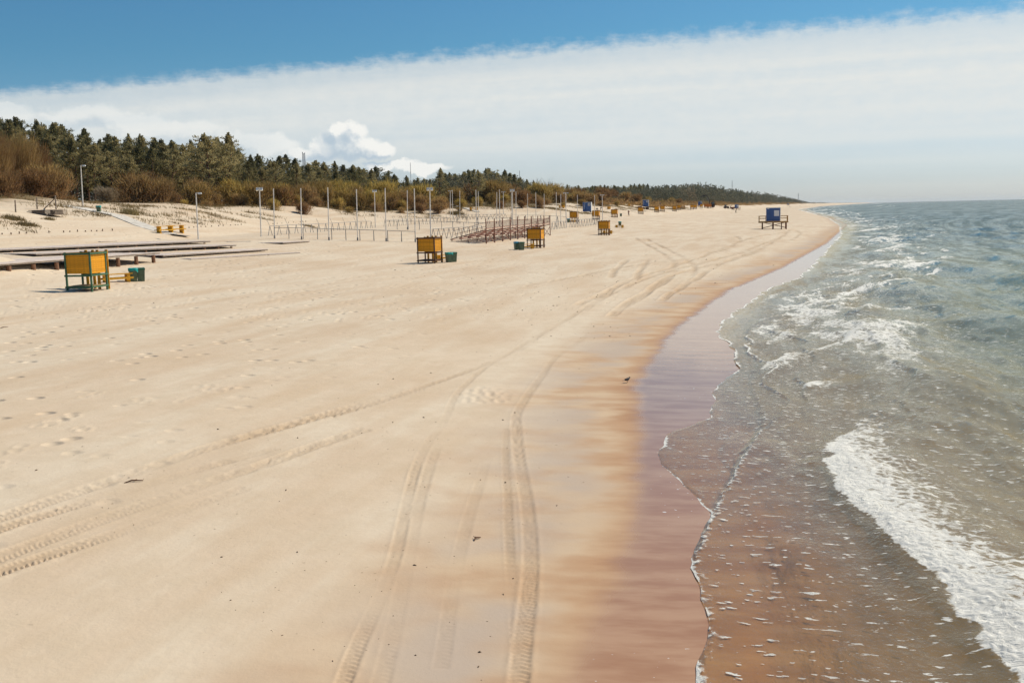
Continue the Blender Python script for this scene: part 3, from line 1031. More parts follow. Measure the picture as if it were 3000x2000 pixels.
def shrub_mesh(seed, mat, N=2600, R0=2.6, Hn=4.0, wd=0.035, up=1.0):
    g = np.random.default_rng(seed)
    # several stems fan out from the base; fine twigs fill an uneven dome
    nl = 9
    la = g.uniform(0, 6.28, nl); lr = g.uniform(0.1, 0.55, nl) * R0
    lobes = np.stack([lr * np.cos(la), lr * np.sin(la), g.uniform(0.45, 0.75, nl) * Hn], 1)
    lrad = g.uniform(0.38, 0.62, nl) * R0 * 0.9
    which = g.integers(0, nl, N)
    dirs = unit(g.normal(0, 1, (N, 3)))
    rad = g.uniform(0, 1, (N, 1)) ** 0.45
    p = lobes[which] + dirs * rad * lrad[which][:, None] * np.array([1, 1, Hn / (2 * R0) * 1.15])
    low_n = N // 4
    p[:low_n] = np.stack([g.normal(0, 0.33, low_n) * R0, g.normal(0, 0.33, low_n) * R0, g.uniform(0.0, 0.5, low_n) * Hn], 1)
    p[:, 2] = np.maximum(p[:, 2], 0.05)
    root = np.stack([g.normal(0, 0.16, N) * R0, g.normal(0, 0.16, N) * R0, np.full(N, -0.9 * up)], 1)
    dv = unit(unit(p - root) + g.normal(0, 0.22, (N, 3)))
    ln = g.uniform(0.35, 1.0, (N, 1)) * Hn / 4.0
    sd = unit(np.cross(dv, g.normal(0, 1, (N, 3)))) * g.uniform(0.6, 1.5, (N, 1)) * wd
    tr = np.stack([p - dv * ln * 0.5 - sd, p - dv * ln * 0.5 + sd, p + dv * ln * 0.5], 1)
    hf = np.clip(p[:, 2] / Hn, 0, 1)
    tip = np.clip(hf * 0.9 + rad[:, 0] * 0.35 - 0.35 + g.normal(0, 0.15, N), 0, 1)
    stems = MB()
    for k in range(9):
        a = g.uniform(0, 6.28)
        e = lobes[k % nl]
        stems.tube([(0.1 * R0 * math.cos(a), 0.1 * R0 * math.sin(a), -0.4), (e[0] * .45, e[1] * .45, e[2] * .5), tuple(e)], [0.06, 0.04, 0.015], 4, False)
    return stems, tri_mesh('twigs', tr, mat, tip)


shrubs = {}
for mat, sd in (('twig_red', 200), ('twig_yellow', 220), ('twig_pale', 240)):
    shrubs[mat] = []
    for i in range(4 if mat != 'twig_pale' else 2):
        st, tw = shrub_mesh(sd + i, mat, 3000)
        shrubs[mat].append((st.mesh('stems', 'pale_bark' if mat != 'twig_red' else 'bark'), tw))


for i in range(2):
    st, tw = shrub_mesh(260 + i, 'twig_red', 11000, wd=0.014)
    shrubs['twig_red'].append((st.mesh('stems', 'pale_bark'), tw))


def zone(px):
    return ('behind the red thicket at far left' if px < 200 else 'behind the left street lamp and pale bush' if px < 430 else 'around the tall broad pine' if px < 740 else
            'above the golden shrubs left of centre' if px < 1150 else 'above the shrubs at picture centre' if px < 1560 else 'toward the far end of the dune')


def put_pine(P, h, variant, label, group, wide=1.0):
    o = thing('pine_tree', label, 'pine tree', P, rng.uniform(0, 6.28), group)
    k = h / 12.0
    o.scale = (k * wide, k * wide, k)
    link('trunk', pine_meshes[variant][0], o)
    link('crown', pine_meshes[variant][1], o)
    return o


def put_shrub(P, h, wide, mat, variant, label, group):
    o = thing('willow_shrub', label, 'shrub', P, rng.uniform(0, 6.28), group)
    o.scale = (wide / 5.2, wide / 5.2, h / 4.6)
    link('stems', shrubs[mat][variant][0], o)
    link('twigs', shrubs[mat][variant][1], o)
    return o


_lx = np.array([-200, 0, 60, 120, 175, 230, 330, 430, 520, 590, 650, 720, 850, 1000, 1100, 1180, 1250, 1300, 1350, 1440, 1510, 1560, 1600, 1750, 1900, 2000, 2060, 2150, 2250, 2340, 2385])
_ly = np.array([320, 332, 345, 352, 358, 385, 402, 408, 412, 420, 412, 448, 462, 478, 490, 512, 520, 512, 500, 495, 512, 525, 545, 545, 540, 536, 530, 548, 560, 580, 592.])


def put_row(x0, x1, off0, off1, dy0, dy1, step, label, group, hmin=5.0, hmax=19.0, skip=()):
    x = x0
    while x < x1:
        P = on_ray(x, rng.uniform(off0, off1))
        if P is not None and not any(a < x < b for a, b in skip):
            sc_ = 180.0 / max(P.y, 120)
            yt = float(np.interp(x, _lx, _ly)) + rng.uniform(dy0, dy1) * sc_ + abs(rng.gauss(0, 15)) * sc_ - 4 * sc_
            h = at_height(x, yt, P) - P.z
            h = min(max(h, hmin), hmax)
            put_pine(P, h, rng.randrange(6), label + ' ' + zone(x), group, rng.uniform(0.9, 1.25))
        else:
            P = P or Vector((0, 600, 0))
        x += step * 180.0 / max(P.y, 150) * rng.uniform(0.7, 1.3)


LP = 'dark green pine of the dense wood'
GP = 'pines of the wood behind the dunes'
put_row(-160, 1900, 84, 100, -4, 12, 58, LP, GP)
put_row(-160, 1850, 66, 80, 2, 30, 56, LP, GP)
put_row(-140, 1750, 54, 64, 24, 62, 66, LP, GP, skip=((540, 680),))

# the pines that stand out
for (px, off, ytop, var, wide, lab) in [
        (628, 45, 400, 3, 1.25, 'tall broad pine with a bare bent trunk standing in front of the wood'),
        (672, 48, 402, 5, 0.95, 'slender open crowned pine just right of the tall broad one'),
        (1402, 40, 508, 1, 1.15, 'round topped pine rising from shrubs behind the floodlit courts'),
        (1512, 46, 513, 4, 1.0, 'lone pine with ragged crown at the right end of the near wood'),
        (1290, 50, 498, 0, 1.1, 'dense pine clump edge tree above the brown shrubs at centre')]:
    P = on_ray(px, off)
    put_pine(P, max(6, min(17, at_height(px, ytop, P) - P.z)), var, lab, None, wide)

# shrubs on the dune crest
LS = {'twig_red': ('red brown leafless shrub on the dune crest', 'red brown shrubs on the dune'),
      'twig_yellow': ('yellow green budding willow shrub on the dune', 'yellow green shrubs on the dune')}


def szone(px):
    return ('at the far left edge' if px < 240 else 'left of the tall broad pine' if px < 600 else 'behind the first court poles' if px < 980 else
            'behind the front trestle row' if px < 1280 else 'behind the bleachers' if px < 1640 else 'past the first blue container')




def shrub_row(x0, x1, off0, off1, hm, step, pyel, skip=()):
    x = x0
    while x < x1:
        P = on_ray(x, rng.uniform(off0, off1) + 5.0 * float(fbm(np.array(x * 0.013), np.array(off0), 95, 3)), 1100)
        if P is None:
            break
        if not any(a < x < b for a, b in skip):
            yel = pyel(x) if callable(pyel) else pyel
            mat = 'twig_yellow' if rng.random() < yel else 'twig_red'
            h = hm * rng.uniform(0.5, 1.25)
            put_shrub(P - Vector((0, 0, 0.15)), h, h * rng.uniform(1.1, 1.6) * (0.75 if hm > 8 else 1), 'twig_red' if hm > 8 else mat, rng.choice((4, 5)) if hm > 8 else rng.randrange(4), LS['twig_red' if hm > 8 else mat][0] + ' ' + szone(x), LS['twig_red' if hm > 8 else mat][1])
        x += step * 190.0 / max(P.y, 150) * rng.uniform(0.75, 1.25)


def yel(x):
    return float(np.interp(x, [0, 300, 400, 560, 700, 900, 1000, 1150, 1250, 1600, 2000], [0.15, 0.3, 0.5, 0.35, 0.5, 0.35, 0.75, 0.8, 0.3, 0.35, 0.4]))


shrub_row(-120, 190, 30, 38, 6.0, 62, 0.10)
for (px, hh_) in ((-110, 14.5), (-55, 14), (-5, 13.5), (45, 12.5), (88, 11.5), (128, 9.5), (160, 7.5)):
    P = on_ray(px, rng.uniform(42, 48))
    put_shrub(P - Vector((0, 0, .3)), hh_, hh_ * rng.uniform(0.75, 0.95), 'twig_red', rng.choice((4, 5)), 'tall red brown leafless thicket tree at the far left edge', LS['twig_red'][1])
shrub_row(-120, 170, 36, 42, 9.0, 66, 0.05)
shrub_row(360, 1560, 46, 54, 7.6, 66, yel)
shrub_row(400, 1800, 36, 42, 7.2, 64, yel, ((430, 470), (585, 690)))
shrub_row(520, 2000, 26, 32, 5.4, 66, yel, ((600, 690),))
shrub_row(540, 2100, 17, 23, 2.7, 80, yel, ((640, 760), (920, 1000), (1380, 1440)))
for (px, off, hh_, ww, mat, lab) in [
        (310, 46, 4.6, 7.2, 'twig_pale', 'pale grey twiggy bush right of the left street lamp'),
        (480, 42, 4.0, 7.0, 'twig_yellow', 'rounded yellow brown shrub left of the tall broad pine'),
        (830, 27, 6.2, 6.4, 'twig_yellow', 'large golden brown willow shrub reaching down to the sand by the poles'),
        (1150, 33, 5.5, 7.5, 'twig_yellow', 'bright yellow willow shrub on the dune behind the floodlights'),
        (205, 44, 2.4, 3.6, 'twig_yellow', 'small yellow green bush at the foot of the red thicket')]:
    P = on_ray(px, off)
    put_shrub(P - Vector((0, 0, 0.2)), hh_, ww, mat, rng.randrange(2), lab, None)

# bare deciduous trees against the sky
for (px, yt, lab) in [(1572, 520, 'bare leafless tree on the skyline, left of two'), (1605, 522, 'bare leafless tree on the skyline, right of two')]:
    P = on_ray(px, 46)
    h = max(5.0, at_height(px, yt, P) - P.z)
    o = thing('bare_tree', lab, 'tree', P, 0.0)
    g = np.random.default_rng(px)
    tm = MB().tube([(0, 0, -.5), (0.1, 0, h * .35), (0.15, .1, h * .7)], [0.18, 0.13, 0.04], 6)
    bm_ = MB()
    for k in range(46):
        a = g.uniform(0, 6.28); z0 = g.uniform(.25, .75) * h
        L = g.uniform(.18, .36) * h
        p1 = Vector((math.cos(a) * L * .45, math.sin(a) * L * .45, z0 + L * .6))
        p2 = p1 + Vector((math.cos(a + g.normal(0, .5)) * L * .25, math.sin(a + g.normal(0, .5)) * L * .25, L * .4))
        bm_.tube([(0.1, 0, z0), p1, p2], [0.06, 0.035, 0.015], 3, False)
    tm.build('trunk', 'pale_bark', o)
    bm_.build('branches', 'pale_bark', o)

# the wood further off reads as one mass
tri_l = []
g = np.random.default_rng(5)
nfar = 3000
Yf = np.exp(g.uniform(math.log(300), math.log(5200), nfar))
of_ = np.interp(Yf, [300, 700, 1000], [36, 30, 22]) + g.uniform(0, 1, nfar) ** 1.4 * np.clip(Yf * 0.13, 70, 300)
Xf = Xw(Yf) - (sfoot(Yf) + of_) * 1.05
# a second belt fills in behind the near pines
Yn = g.uniform(110, 420, 700); on_ = g.uniform(105, 170, 700)
Yf = np.concatenate([Yf, Yn]); of_ = np.concatenate([of_, on_]); Xf = np.concatenate([Xf, Xw(Yn) - (sfoot(Yn) + on_) * 1.05])
Zf = zter(Xf, Yf)
azf = Xf / Yf * F + CX
ytl = np.interp(azf, _lx, _ly)
for i in range(len(Yf)):
    if not (-400 < azf[i] < 2420):
        continue
    d = ray(azf[i], ytl[i] + abs(g.normal(0, 7)) * (200 / max(Yf[i], 200)) + 3)
    hh_ = H + d[2] * Yf[i] - Zf[i]
    front = of_[i] < (48 if Yf[i] < 600 else 30)
    hh_ = float(np.clip(hh_, 3.0, 24 if Yf[i] > 600 else 20 if Yf[i] > 300 else 14)) * g.uniform(0.74, 1.0)
    if front:
        hh_ *= 0.55
    nt = (150 if Yf[i] < 450 else 80) if Yf[i] < 900 else 46
    wdt = max(1.6, hh_ * g.uniform(0.20, 0.30))
    u = unit(g.normal(0, 1, (nt, 3))) * (g.uniform(0, 1, (nt, 1)) ** 0.4)
    taper = 1.0 - 0.45 * np.clip(u[:, 2:3], 0, 1)
    c = np.array([Xf[i], Yf[i], Zf[i] + hh_ * 0.56]) + u * np.array([wdt, wdt, hh_ * 0.46]) * np.concatenate([taper, taper, np.ones_like(taper)], 1)
    dv = unit(g.normal(0, 0.6, (nt, 3)) + np.array([0, 0, .5]))
    ln = g.uniform(0.6, 1.2, (nt, 1)) * (0.045 * hh_ if Yf[i] < 450 else 0.075 * hh_ if Yf[i] < 900 else 0.11 * hh_) + 0.15
    sd_ = unit(np.cross(dv, g.normal(0, 1, (nt, 3)))) * ln * 0.32
    tri_l.append(np.stack([c - sd_, c + sd_, c + dv * ln], 1))
wood = link('far_wood', tri_mesh('far_wood', np.concatenate(tri_l), 'far_wood'))
wood['kind'] = 'stuff'
wood['label'] = 'far pine wood running along the coast to the headland'

# brown scrub along the far dune, one mass
tri_l = []
ns = 1500
Ys = np.exp(g.uniform(math.log(380), math.log(2600), ns))
os_ = g.uniform(14, 46, ns) - np.interp(Ys, [400, 900], [-4, 0])
Xsx = Xw(Ys) - (sfoot(Ys) + os_) * 1.05
Zs_ = zter(Xsx, Ys)
for i in range(ns):
    nt = 40
    hh_ = g.uniform(1.2, 2.8) * np.clip((os_[i] - 12) / 22, .3, 1)
    c = np.array([Xsx[i], Ys[i], Zs_[i]]) + np.stack([g.normal(0, 1.6, nt), g.normal(0, 1.6, nt), g.uniform(0.1, 1, nt) * hh_], 1)
    dv = unit(g.normal(0, .35, (nt, 3)) + np.array([0, 0, 1]))
    ln = g.uniform(.4, .9, (nt, 1))
    sd_ = unit(np.cross(dv, g.normal(0, 1, (nt, 3)))) * 0.16
    tri_l.append(np.stack([c - sd_, c + sd_, c + dv * ln], 1))
tt_ = np.concatenate(tri_l)
scrub = link('dune_scrub', tri_mesh('dune_scrub', tt_, 'twig_red', g.uniform(0, 1, len(tt_))))
scrub['kind'] = 'stuff'
scrub['label'] = 'low brown scrub on the far dune slope'


# dune grass
def grass_tris(cx, cy, n, r, h, gg):
    x = cx + gg.normal(0, r, n); y = cy + gg.normal(0, r, n)
    z = zter(x, y)
    dv = unit(gg.normal(0, .5, (n, 3)) + np.array([-.25, 0, 1]))
    ln = gg.uniform(.5, 1.1, (n, 1)) * h
    p = np.stack([x, y, z - 0.03], 1)
    sd_ = unit(np.cross(dv, gg.normal(0, 1, (n, 3)))) * gg.uniform(0.022, 0.05, (n, 1))
    return np.stack([p - sd_, p + sd_, p + dv * ln], 1)


tri_l = []
for i in range(2600):
    px = g.uniform(-150, 2050)
    off = g.uniform(6, 46)
    d = ray(px, 600)
    cache_key = None
    yv = g.uniform(95, 520) if px < 1700 else g.uniform(300, 800)
    xv = float(Xw(yv)) - (float(sfoot(yv)) + off) * 1.05
    dens = float(fbm(np.array(xv * 0.06), np.array(yv * 0.06), 81, 3)) + 0.012 * (off - 22)
    if dens < -0.10 or xv / yv < -0.62:
        continue
    tri_l.append(grass_tris(xv, yv, 55, g.uniform(.4, 1.2), g.uniform(.35, .75), g))
tt_ = np.concatenate(tri_l)
gr = link('dune_grass', tri_mesh('dune_grass', tt_, 'dune_grass', g.uniform(0, 1, len(tt_))))
gr['kind'] = 'stuff'
gr['label'] = 'thin dry marram grass scattered over the dune slope'

for (px, py, rad_, h_, n_, lab) in [
        (1338, 628, 1.9, 1.1, 900, 'big rounded grass mound on the sand left of the orange dune bench'),
        (383, 628, 1.0, 1.2, 420, 'upright green grass tuft beside the pale boardwalk'),
        (80, 660, 0.9, 0.5, 500, 'low brown grass patch on bare sand below the stacked boards'),
        (146, 644, 0.5, 0.5, 200, 'small brown grass tuft just under the stacked boards'),
        (40, 643, 1.1, 0.6, 600, 'sparse grass patch at the left edge of the dune'),
        (905, 663, 1.4, 0.35, 420, 'flat dry grass patch at the dune foot behind the court poles'),
        (1615, 612, 2.6, 0.8, 700, 'sloping grass hummock on the dune right of the courts'),
        (1445, 606, 1.6, 0.7, 900, 'long grassy ridge on the dune above the bleachers')]:
    P = cast(px, py)
    tr = grass_tris(P.x, P.y, n_, rad_ * 0.5, h_, g)
    tr = tr - np.array([P.x, P.y, P.z])
    o = link('grass_tuft', tri_mesh('grass_tuft', tr, 'dune_grass', g.uniform(0, 1, len(tr))), None, P)
    tag(o, lab, 'grass tuft')

# ------------------------------------------------------------------ changing cabins
PY = 1.52          # side of a cabin


def make_cabin(frame_mat, detailed=True):
    """local frame: x across, y away along the coast; origin at the middle of the base"""
    o = thing('changing_cabin', '', 'changing cabin')
    a = PY / 2
    zt, zm, zb = 2.24, 0.98, 0.33
    post = MB().box((0, 0, zt / 2 - 0.1), (0.09, 0.09, zt + 0.2)).mesh('post', frame_mat)
    for (x, y) in ((-a, -a), (a, -a), (a, a), (-a, a)):
        link('post', post, o, (x, y, 0))
    inner = MB().box((0, 0, 1.13), (0.17, 0.045, 2.36)).mesh('inner_post', 'yellow_wood')
    for (x, y) in ((-a + 0.22, a + 0.16), (-a + 0.62, a + 0.22), (-a + 0.98, a + 0.10), (a - 0.12, a + 0.34)):
        link('inner_post', inner, o, (x, y, 0))
    if detailed:
        rx = MB().box((0, 0, 0), (PY + 0.16, 0.045, 0.10)).mesh('rail', frame_mat)
        for z in (zt - 0.10, zm - 0.06, zb - 0.06):
            link('rail', rx, o, (0, -a - 0.07, z))
            link('rail', rx, o, (0, a + 0.07, z))
            link('rail', rx, o, (a + 0.07, 0, z + 0.02), math.pi / 2)
        bd = MB().box((0, 0, 0), (PY - 0.10, 0.022, 0.110)).mesh('board', 'orange_board')
        nb_ = 10
        for k in range(nb_):
            z = zm + 0.05 + (k + 0.5) * 0.119
            link('board', bd, o, (rng.uniform(-.004, .004), -a + 0.002, z))
            link('board', bd, o, (rng.uniform(-.004, .004), a - 0.002, z))
            link('board', bd, o, (a - 0.002, 0, z), math.pi / 2)
        bk = MB().box((0, 0, 0), (PY - 0.12, 0.008, 1.18)).mesh('gap_shade_sheet', 'dark_wood')  # dark sheet added behind the boards so the gaps between them read as shaded
        link('gap_shade_sheet', bk, o, (0, -a + 0.022, zm + 0.65))
        link('gap_shade_sheet', bk, o, (0, a - 0.022, zm + 0.65))
        link('gap_shade_sheet', bk, o, (a - 0.022, 0, zm + 0.65), math.pi / 2)
        fb_ = MB().box((0, 0, 0), (PY - 0.1, 0.27, 0.035)).mesh('floor_board', 'dark_wood' if frame_mat == 'brown_frame' else 'tower_wood')
        for k in range(5):
            link('floor_board', fb_, o, (0, -a + 0.17 + k * 0.29, zb))
    else:
        rx = MB().box((0, 0, 0), (PY + 0.16, 0.045, 0.10)).mesh('rail', frame_mat)
        for z in (zt - 0.10, zm - 0.06, zb - 0.06):
            link('rail', rx, o, (0, -a - 0.07, z))
            link('rail', rx, o, (0, a + 0.07, z))
            link('rail', rx, o, (a + 0.07, 0, z + 0.02), math.pi / 2)
        MB().box((0, -a + 0.002, zm + 0.62), (PY - 0.10, 0.025, 1.19)).build('front_panel', 'orange_board', o)
        MB().box((0, a - 0.002, zm + 0.62), (PY - 0.10, 0.025, 1.19)).build('back_panel', 'orange_board', o)
        MB().box((a - 0.002, 0, zm + 0.62), (0.025, PY - 0.10, 1.19)).build('side_panel', 'orange_board', o)
        MB().box((0, 0, zb), (PY - 0.1, PY - 0.1, 0.035)).build('floor', 'dark_wood', o)
    return o


CAB = {'green': make_cabin('green_frame'), 'brown': make_cabin('brown_frame'), 'far': make_cabin('brown_frame', False)}
used_proto = set()


def get(proto, key):
    if key not in used_proto:
        used_proto.add(key)
        return proto
    return copy_tree(proto)


GC = 'orange changing cabins along the beach'
cabs = [  # base pixel, kind, label
    (257, 850, 'green', 'nearest orange changing cabin with dark green frame, beside two bins', 10.5),
    (1260, 770, 'brown', 'orange changing cabin with brown frame at picture centre, near the bleachers', 19),
    (1570, 726, 'brown', 'orange changing cabin with brown frame in front of the bleachers', 17),
    (1770, 689, 'brown', 'orange changing cabin seen square on, right of the bleachers', 14),
    (1682, 650, 'far', 'orange changing cabin behind the right end of the trestle rows', 14),
    (1746, 644, 'far', 'orange changing cabin close to the blue container, seen behind a pole', 14),
    (1800, 637, 'far', 'orange changing cabin left of the standing person', 14),
    (1877, 627, 'far', 'orange changing cabin in front of the second blue container', 14),
    (1924, 622, 'far', 'left one of two orange cabins right of the second blue container', 14),
    (1941, 620, 'far', 'right one of two orange cabins right of the second blue container', 14),
    (1976, 619, 'far', 'small distant orange cabin, left of the pair beside a beige crate', 14),
    (1989, 615, 'far', 'small distant orange cabin right beside a beige crate', 14),
    (2027, 613, 'far', 'small distant orange cabin, left one of the pair before the third blue container', 14),
    (2037, 612.5, 'far', 'small distant orange cabin, right one of the pair before the third blue container', 14),
    (2055, 609, 'far', 'tiny orange cabin directly below the third blue container', 14),
]
CABP = []
for (px, py, kind, lab, hd) in cabs:
    P = cast(px, py)
    CABP.append(P)
    o = get(CAB[kind], 'cab' + kind)
    place(o, P - Vector((0, 0, 0.05)), -R(hd), lab, GC)


# benches: a wide top plank on two slab legs with a lower rail each side
def make_bench(L=1.95, W=0.42, Ht=0.52, name='bench', cat='bench'):
    o = thing(name, '', cat)
    for s in (-1, 1):
        MB().box((0, s * W * 0.27, Ht), (L, W * 0.5, 0.045)).build('top_plank', 'yellow_wood', o)
        MB().box((0, s * (W * 0.5 + 0.045), Ht * 0.50), (L, 0.045, 0.11)).build('side_rail', 'yellow_wood', o)
    for x in (-L * 0.36, L * 0.36):
        for s in (-1, 1):
            MB().box((x + s * 0.005, s * W * 0.25, Ht / 2 - 0.06), (0.20, W * 0.42, Ht + 0.07)).build('leg', 'yellow_wood', o)
    return o


BEN = make_bench()
GB = 'yellow wooden benches'
for (px, py, hd, lab, scl) in [
        (342, 826, 10, 'yellow bench between the green framed cabin and two bins', 1.0),
        (1306, 763, 22, 'yellow bench between the central cabin and its bins', 1.0),
        (1543, 729, 24, 'yellow bench between bins and the cabin before the bleachers', 1.0),
        (1780, 685, 20, 'yellow bench seen under the square-on cabin', 1.0),
        (1815, 667, 100, 'yellow bench standing alone under a teal bagged bin right of the square-on cabin', 1.0),
        (1674, 651, 20, 'yellow bench by the cabin behind the trestle rows', 1.0)]:
    P = cast(px, py)
    o = get(BEN, 'bench')
    place(o, P - Vector((0, 0, .03)), R(55 - hd), lab, GB, scl)

TAB = make_bench(2.5, 0.62, 0.86, 'picnic_table', 'table')
GT = 'orange wooden tables on the sand'
for (px, py, hd, lab, scl) in [
        (484, 684, -62, 'orange wooden table at the end of the boardwalk, nearer of the two', 1.0),
        (516, 681, -62, 'orange wooden table at the end of the boardwalk, farther of the two', 1.0),
        (1388, 617, -40, 'orange wooden bench table on the dune beside the grass mound', 1.0),
        (1646, 610, -55, 'orange wooden table on the dune slope left of the first blue container', 1.0),
        (1784, 613, -70, 'dark orange table between the stooping people and the standing person', 1.0),
        (1843, 603, -70, 'small orange table on the dune right of the first blue container', 0.9),
        (1946, 604, -70, 'tiny orange table on sand left of the far cabins', 0.9)]:
    P = cast(px, py)
    o = get(TAB, 'table')
    place(o, P - Vector((0, 0, .03)), R(90 - hd) + math.pi / 2, lab, GT, scl)


# bins: tapered body, rim, lid or bag hanging over it
def make_bin(bag=None):
    o = thing('litter_bin', '', 'bin')
    MB().frustum(-0.12, 0.74, (0.40, 0.42), (0.50, 0.54)).build('body', 'bin_green', o)
    rim = MB().frustum(0.70, 0.77, (0.53, 0.57), (0.55, 0.59))
    rim.build('rim', 'bin_lid', o)
    MB().box((0, 0.335, 0.73), (0.42, 0.05, 0.045)).build('handle', 'bin_lid', o)
    for s in (-1, 1):
        MB().box((s * 0.17, -0.262, 0.4), (0.03, 0.02, 0.55)).build('rib', 'bin_green', o)
    if bag:
        g_ = random.Random(3)
        mb = MB()
        n = 14
        ring = []
        for lev, (z, sx, sy) in enumerate(((0.80, 0.42, 0.46), (0.83, 0.54, 0.58), (0.79, 0.60, 0.64), (0.60, 0.58, 0.62))):
            for k in range(n):
                a = 2 * math.pi * k / n
                cx, cy = math.cos(a), math.sin(a)
                q = max(abs(cx), abs(cy))
                zz = z + (g_.uniform(-.11, .08) if lev == 3 else g_.uniform(-.02, .02))
                mb.v.append(Vector((cx / q * sx / 2, cy / q * sy / 2, zz)))
        for lev in range(3):
            for k in range(n):
                k2 = (k + 1) % n
                mb.f.append((lev * n + k, lev * n + k2, (lev + 1) * n + k2, (lev + 1) * n + k))
        mb.build('bag', bag, o, True)
    else:
        MB().frustum(0.775, 0.84, (0.54, 0.60), (0.46, 0.52)).build('lid', 'bin_lid', o)
    return o


BINS = {'teal': make_bin('teal_bag'), 'blue': make_bin('blue_bag'), 'lid': make_bin(None)}
GBN = 'green litter bins on the beach'
for (px, py, kind, hd, lab) in [
        (392, 824, 'teal', 20, 'green bin with a teal bag hanging out, beside the yellow bench on the left'),
        (414, 823, 'lid', 20, 'lidded green bin at the right of the nearest pair'),
        (1316, 768, 'teal', 30, 'green bin with bulging teal bag by the central cabin'),
        (1328, 767, 'lid', 30, 'lidded green bin on the right of the central pair'),
        (1514, 731, 'blue', 20, 'green bin with light blue bag before the bleachers'),
        (1528, 732, 'lid', 20, 'lidded green bin between blue bagged bin and yellow bench'),
        (290, 622, 'teal', 10, 'green bin standing on the boardwalk up on the left dune'),
        (1665, 652, 'blue', 10, 'green bin with blue bag behind the trestle rows'),
        (1819, 634, 'lid', 10, 'small green bin left of the standing person'),
        (1816, 661, 'teal', 10, 'teal bagged bin on the sand right of the square-on cabin')]:
    P = cast(px, py)
    o = get(BINS[kind], 'bin' + kind)
    place(o, P, R(hd), lab, GBN)


# ------------------------------------------------------------------ terraced wooden decks on the left
def deck(b0, b1, h0, h1, width, npl, nposts, label, posts=True, name='deck_terrace', ext=0.0, logr=0.11):
    """b0, b1: pixels where the front edge stands over the sand; h: height of the deck above it"""
    A, B = cast(*b0), cast(*b1)
    d = (B - A); d.z = 0
    L = d.length; d.normalize()
    A = A - d * ext
    L += ext
    back = Vector((-d.y, d.x, 0))
    if back.y < 0:
        back = -back
    za, zb_ = A.z + h0, B.z + h1
    o = thing(name, label, 'deck', (A.x, A.y, 0), math.atan2(d.y, d.x))
    sgn = 1 if back.dot(Vector((-d.y, d.x, 0))) > 0 else -1
    pw = width / npl
    slope = math.atan2(zb_ - za, L)
    M0 = Matrix.Translation((0, 0, za)) @ Matrix.Rotation(-slope, 4, 'Y')
    for k in range(npl):
        y = sgn * (k + 0.5) * pw
        pieces = max(1, int(L / 6))
        for j in range(pieces):
            MB().box(((j + 0.5) * L / pieces, y, -0.02 + rng.uniform(-.006, .006)), (L / pieces - 0.012, pw - 0.012, 0.045), M0).build('plank', 'grey_plank', o)
    MB().box((L / 2, sgn * 0.06, -0.09), (L - 0.04, 0.06, 0.08), M0).build('front_beam', 'old_wood', o)
    MB().box((L / 2, sgn * (width - 0.08), -0.115), (L - 0.04, 0.07, 0.13), M0).build('back_beam', 'dark_wood', o)
    for k in range(nposts):
        f = (k + 0.35) / (nposts - 0.3) if nposts > 1 else 0.5
        for yb in ((0.14, width - 0.16) if posts else (0.14,)):
            x = f * L
            wp = Vector((A.x, A.y, 0)) + d * x + back * yb
            zg = float(zter(wp.x, wp.y))
            zt = za + (zb_ - za) * f - 0.182
            if zt - zg > -0.25:
                MB().tube([(x, sgn * yb, min(zg, zt) - 0.3), (x, sgn * yb, zt)], [logr * 1.05, logr], 8).build('post', 'log', o)
    for k in range(nposts * 2):
        x = (k + 0.5) / (nposts * 2) * L
        MB().box((x, sgn * width * 0.5, -0.10), (0.06, width - 0.35, 0.10), M0).build('joist', 'dark_wood', o)
    return o


deck((0, 741), (618, 714), 0.32, 0.30, 13.0, 24, 15, 'long broad upper deck terrace below the two orange tables', ext=8)
deck((300, 745), (694, 727), 0.34, 0.34, 5.0, 14, 13, 'middle wooden deck terrace ending in a raised corner post', ext=6)
deck((205, 791), (472, 768), 0.80, 0.76, 5.2, 14, 13, 'near wooden deck on thick log posts behind the green framed cabin', ext=17, logr=0.14)
deck((478, 757), (786, 736), 0.26, 0.22, 3.6, 11, 12, 'low wooden deck terrace sunk nearly to the sand', logr=0.08)
deck((560, 761), (880, 742), 0.09, 0.09, 2.4, 8, 4, 'narrow boardwalk strip lying on the sand, half drifted over', posts=False, name='sand_boardwalk')
deck((830, 716), (908, 710), 0.20, 0.16, 6.0, 14, 3, 'small wooden platform with dark front in front of the trestle row')
deck((668, 709), (735, 708), 0.05, 0.05, 4.5, 10, 2, 'white board sheet lying flat on sand right of the terraces', posts=False, name='flat_board_sheet')
deck((295, 710), (345, 708), 0.10, 0.10, 0.3, 1, 1, 'single dark plank lying on the sand behind the upper deck', posts=False, name='loose_plank')
deck((262, 739), (328, 735), 0.18, 0.18, 0.9, 2, 3, 'short plank bench on posts behind the green framed cabin', posts=False, name='plank_step')

# boardwalk down the left dune, and one on the dune by the grass mound
def boardwalk(pts, width, label):
    G = [cast(*p) for p in pts]
    P = [Vector((g_.x, g_.y)) for g_ in G]
    o = thing('boardwalk', label, 'boardwalk', (0, 0, 0))
    seg = []
    for a, b in zip(P[:-1], P[1:]):
        n = max(1, int((b - a).length / 1.0))
        for k in range(n):
            seg.append((a + (b - a) * (k / n), a + (b - a) * ((k + 1) / n)))
    for (a, b) in seg:
        z0 = float(zter(a.x, a.y)) + 0.09; z1 = float(zter(b.x, b.y)) + 0.09
        d = (b - a).normalized()
        MB().beam((a.x + d.x * .01, a.y + d.y * .01, z0), (b.x - d.x * .01, b.y - d.y * .01, z1), width, 0.06).build('plank_panel', 'board_walk', o)
    return o


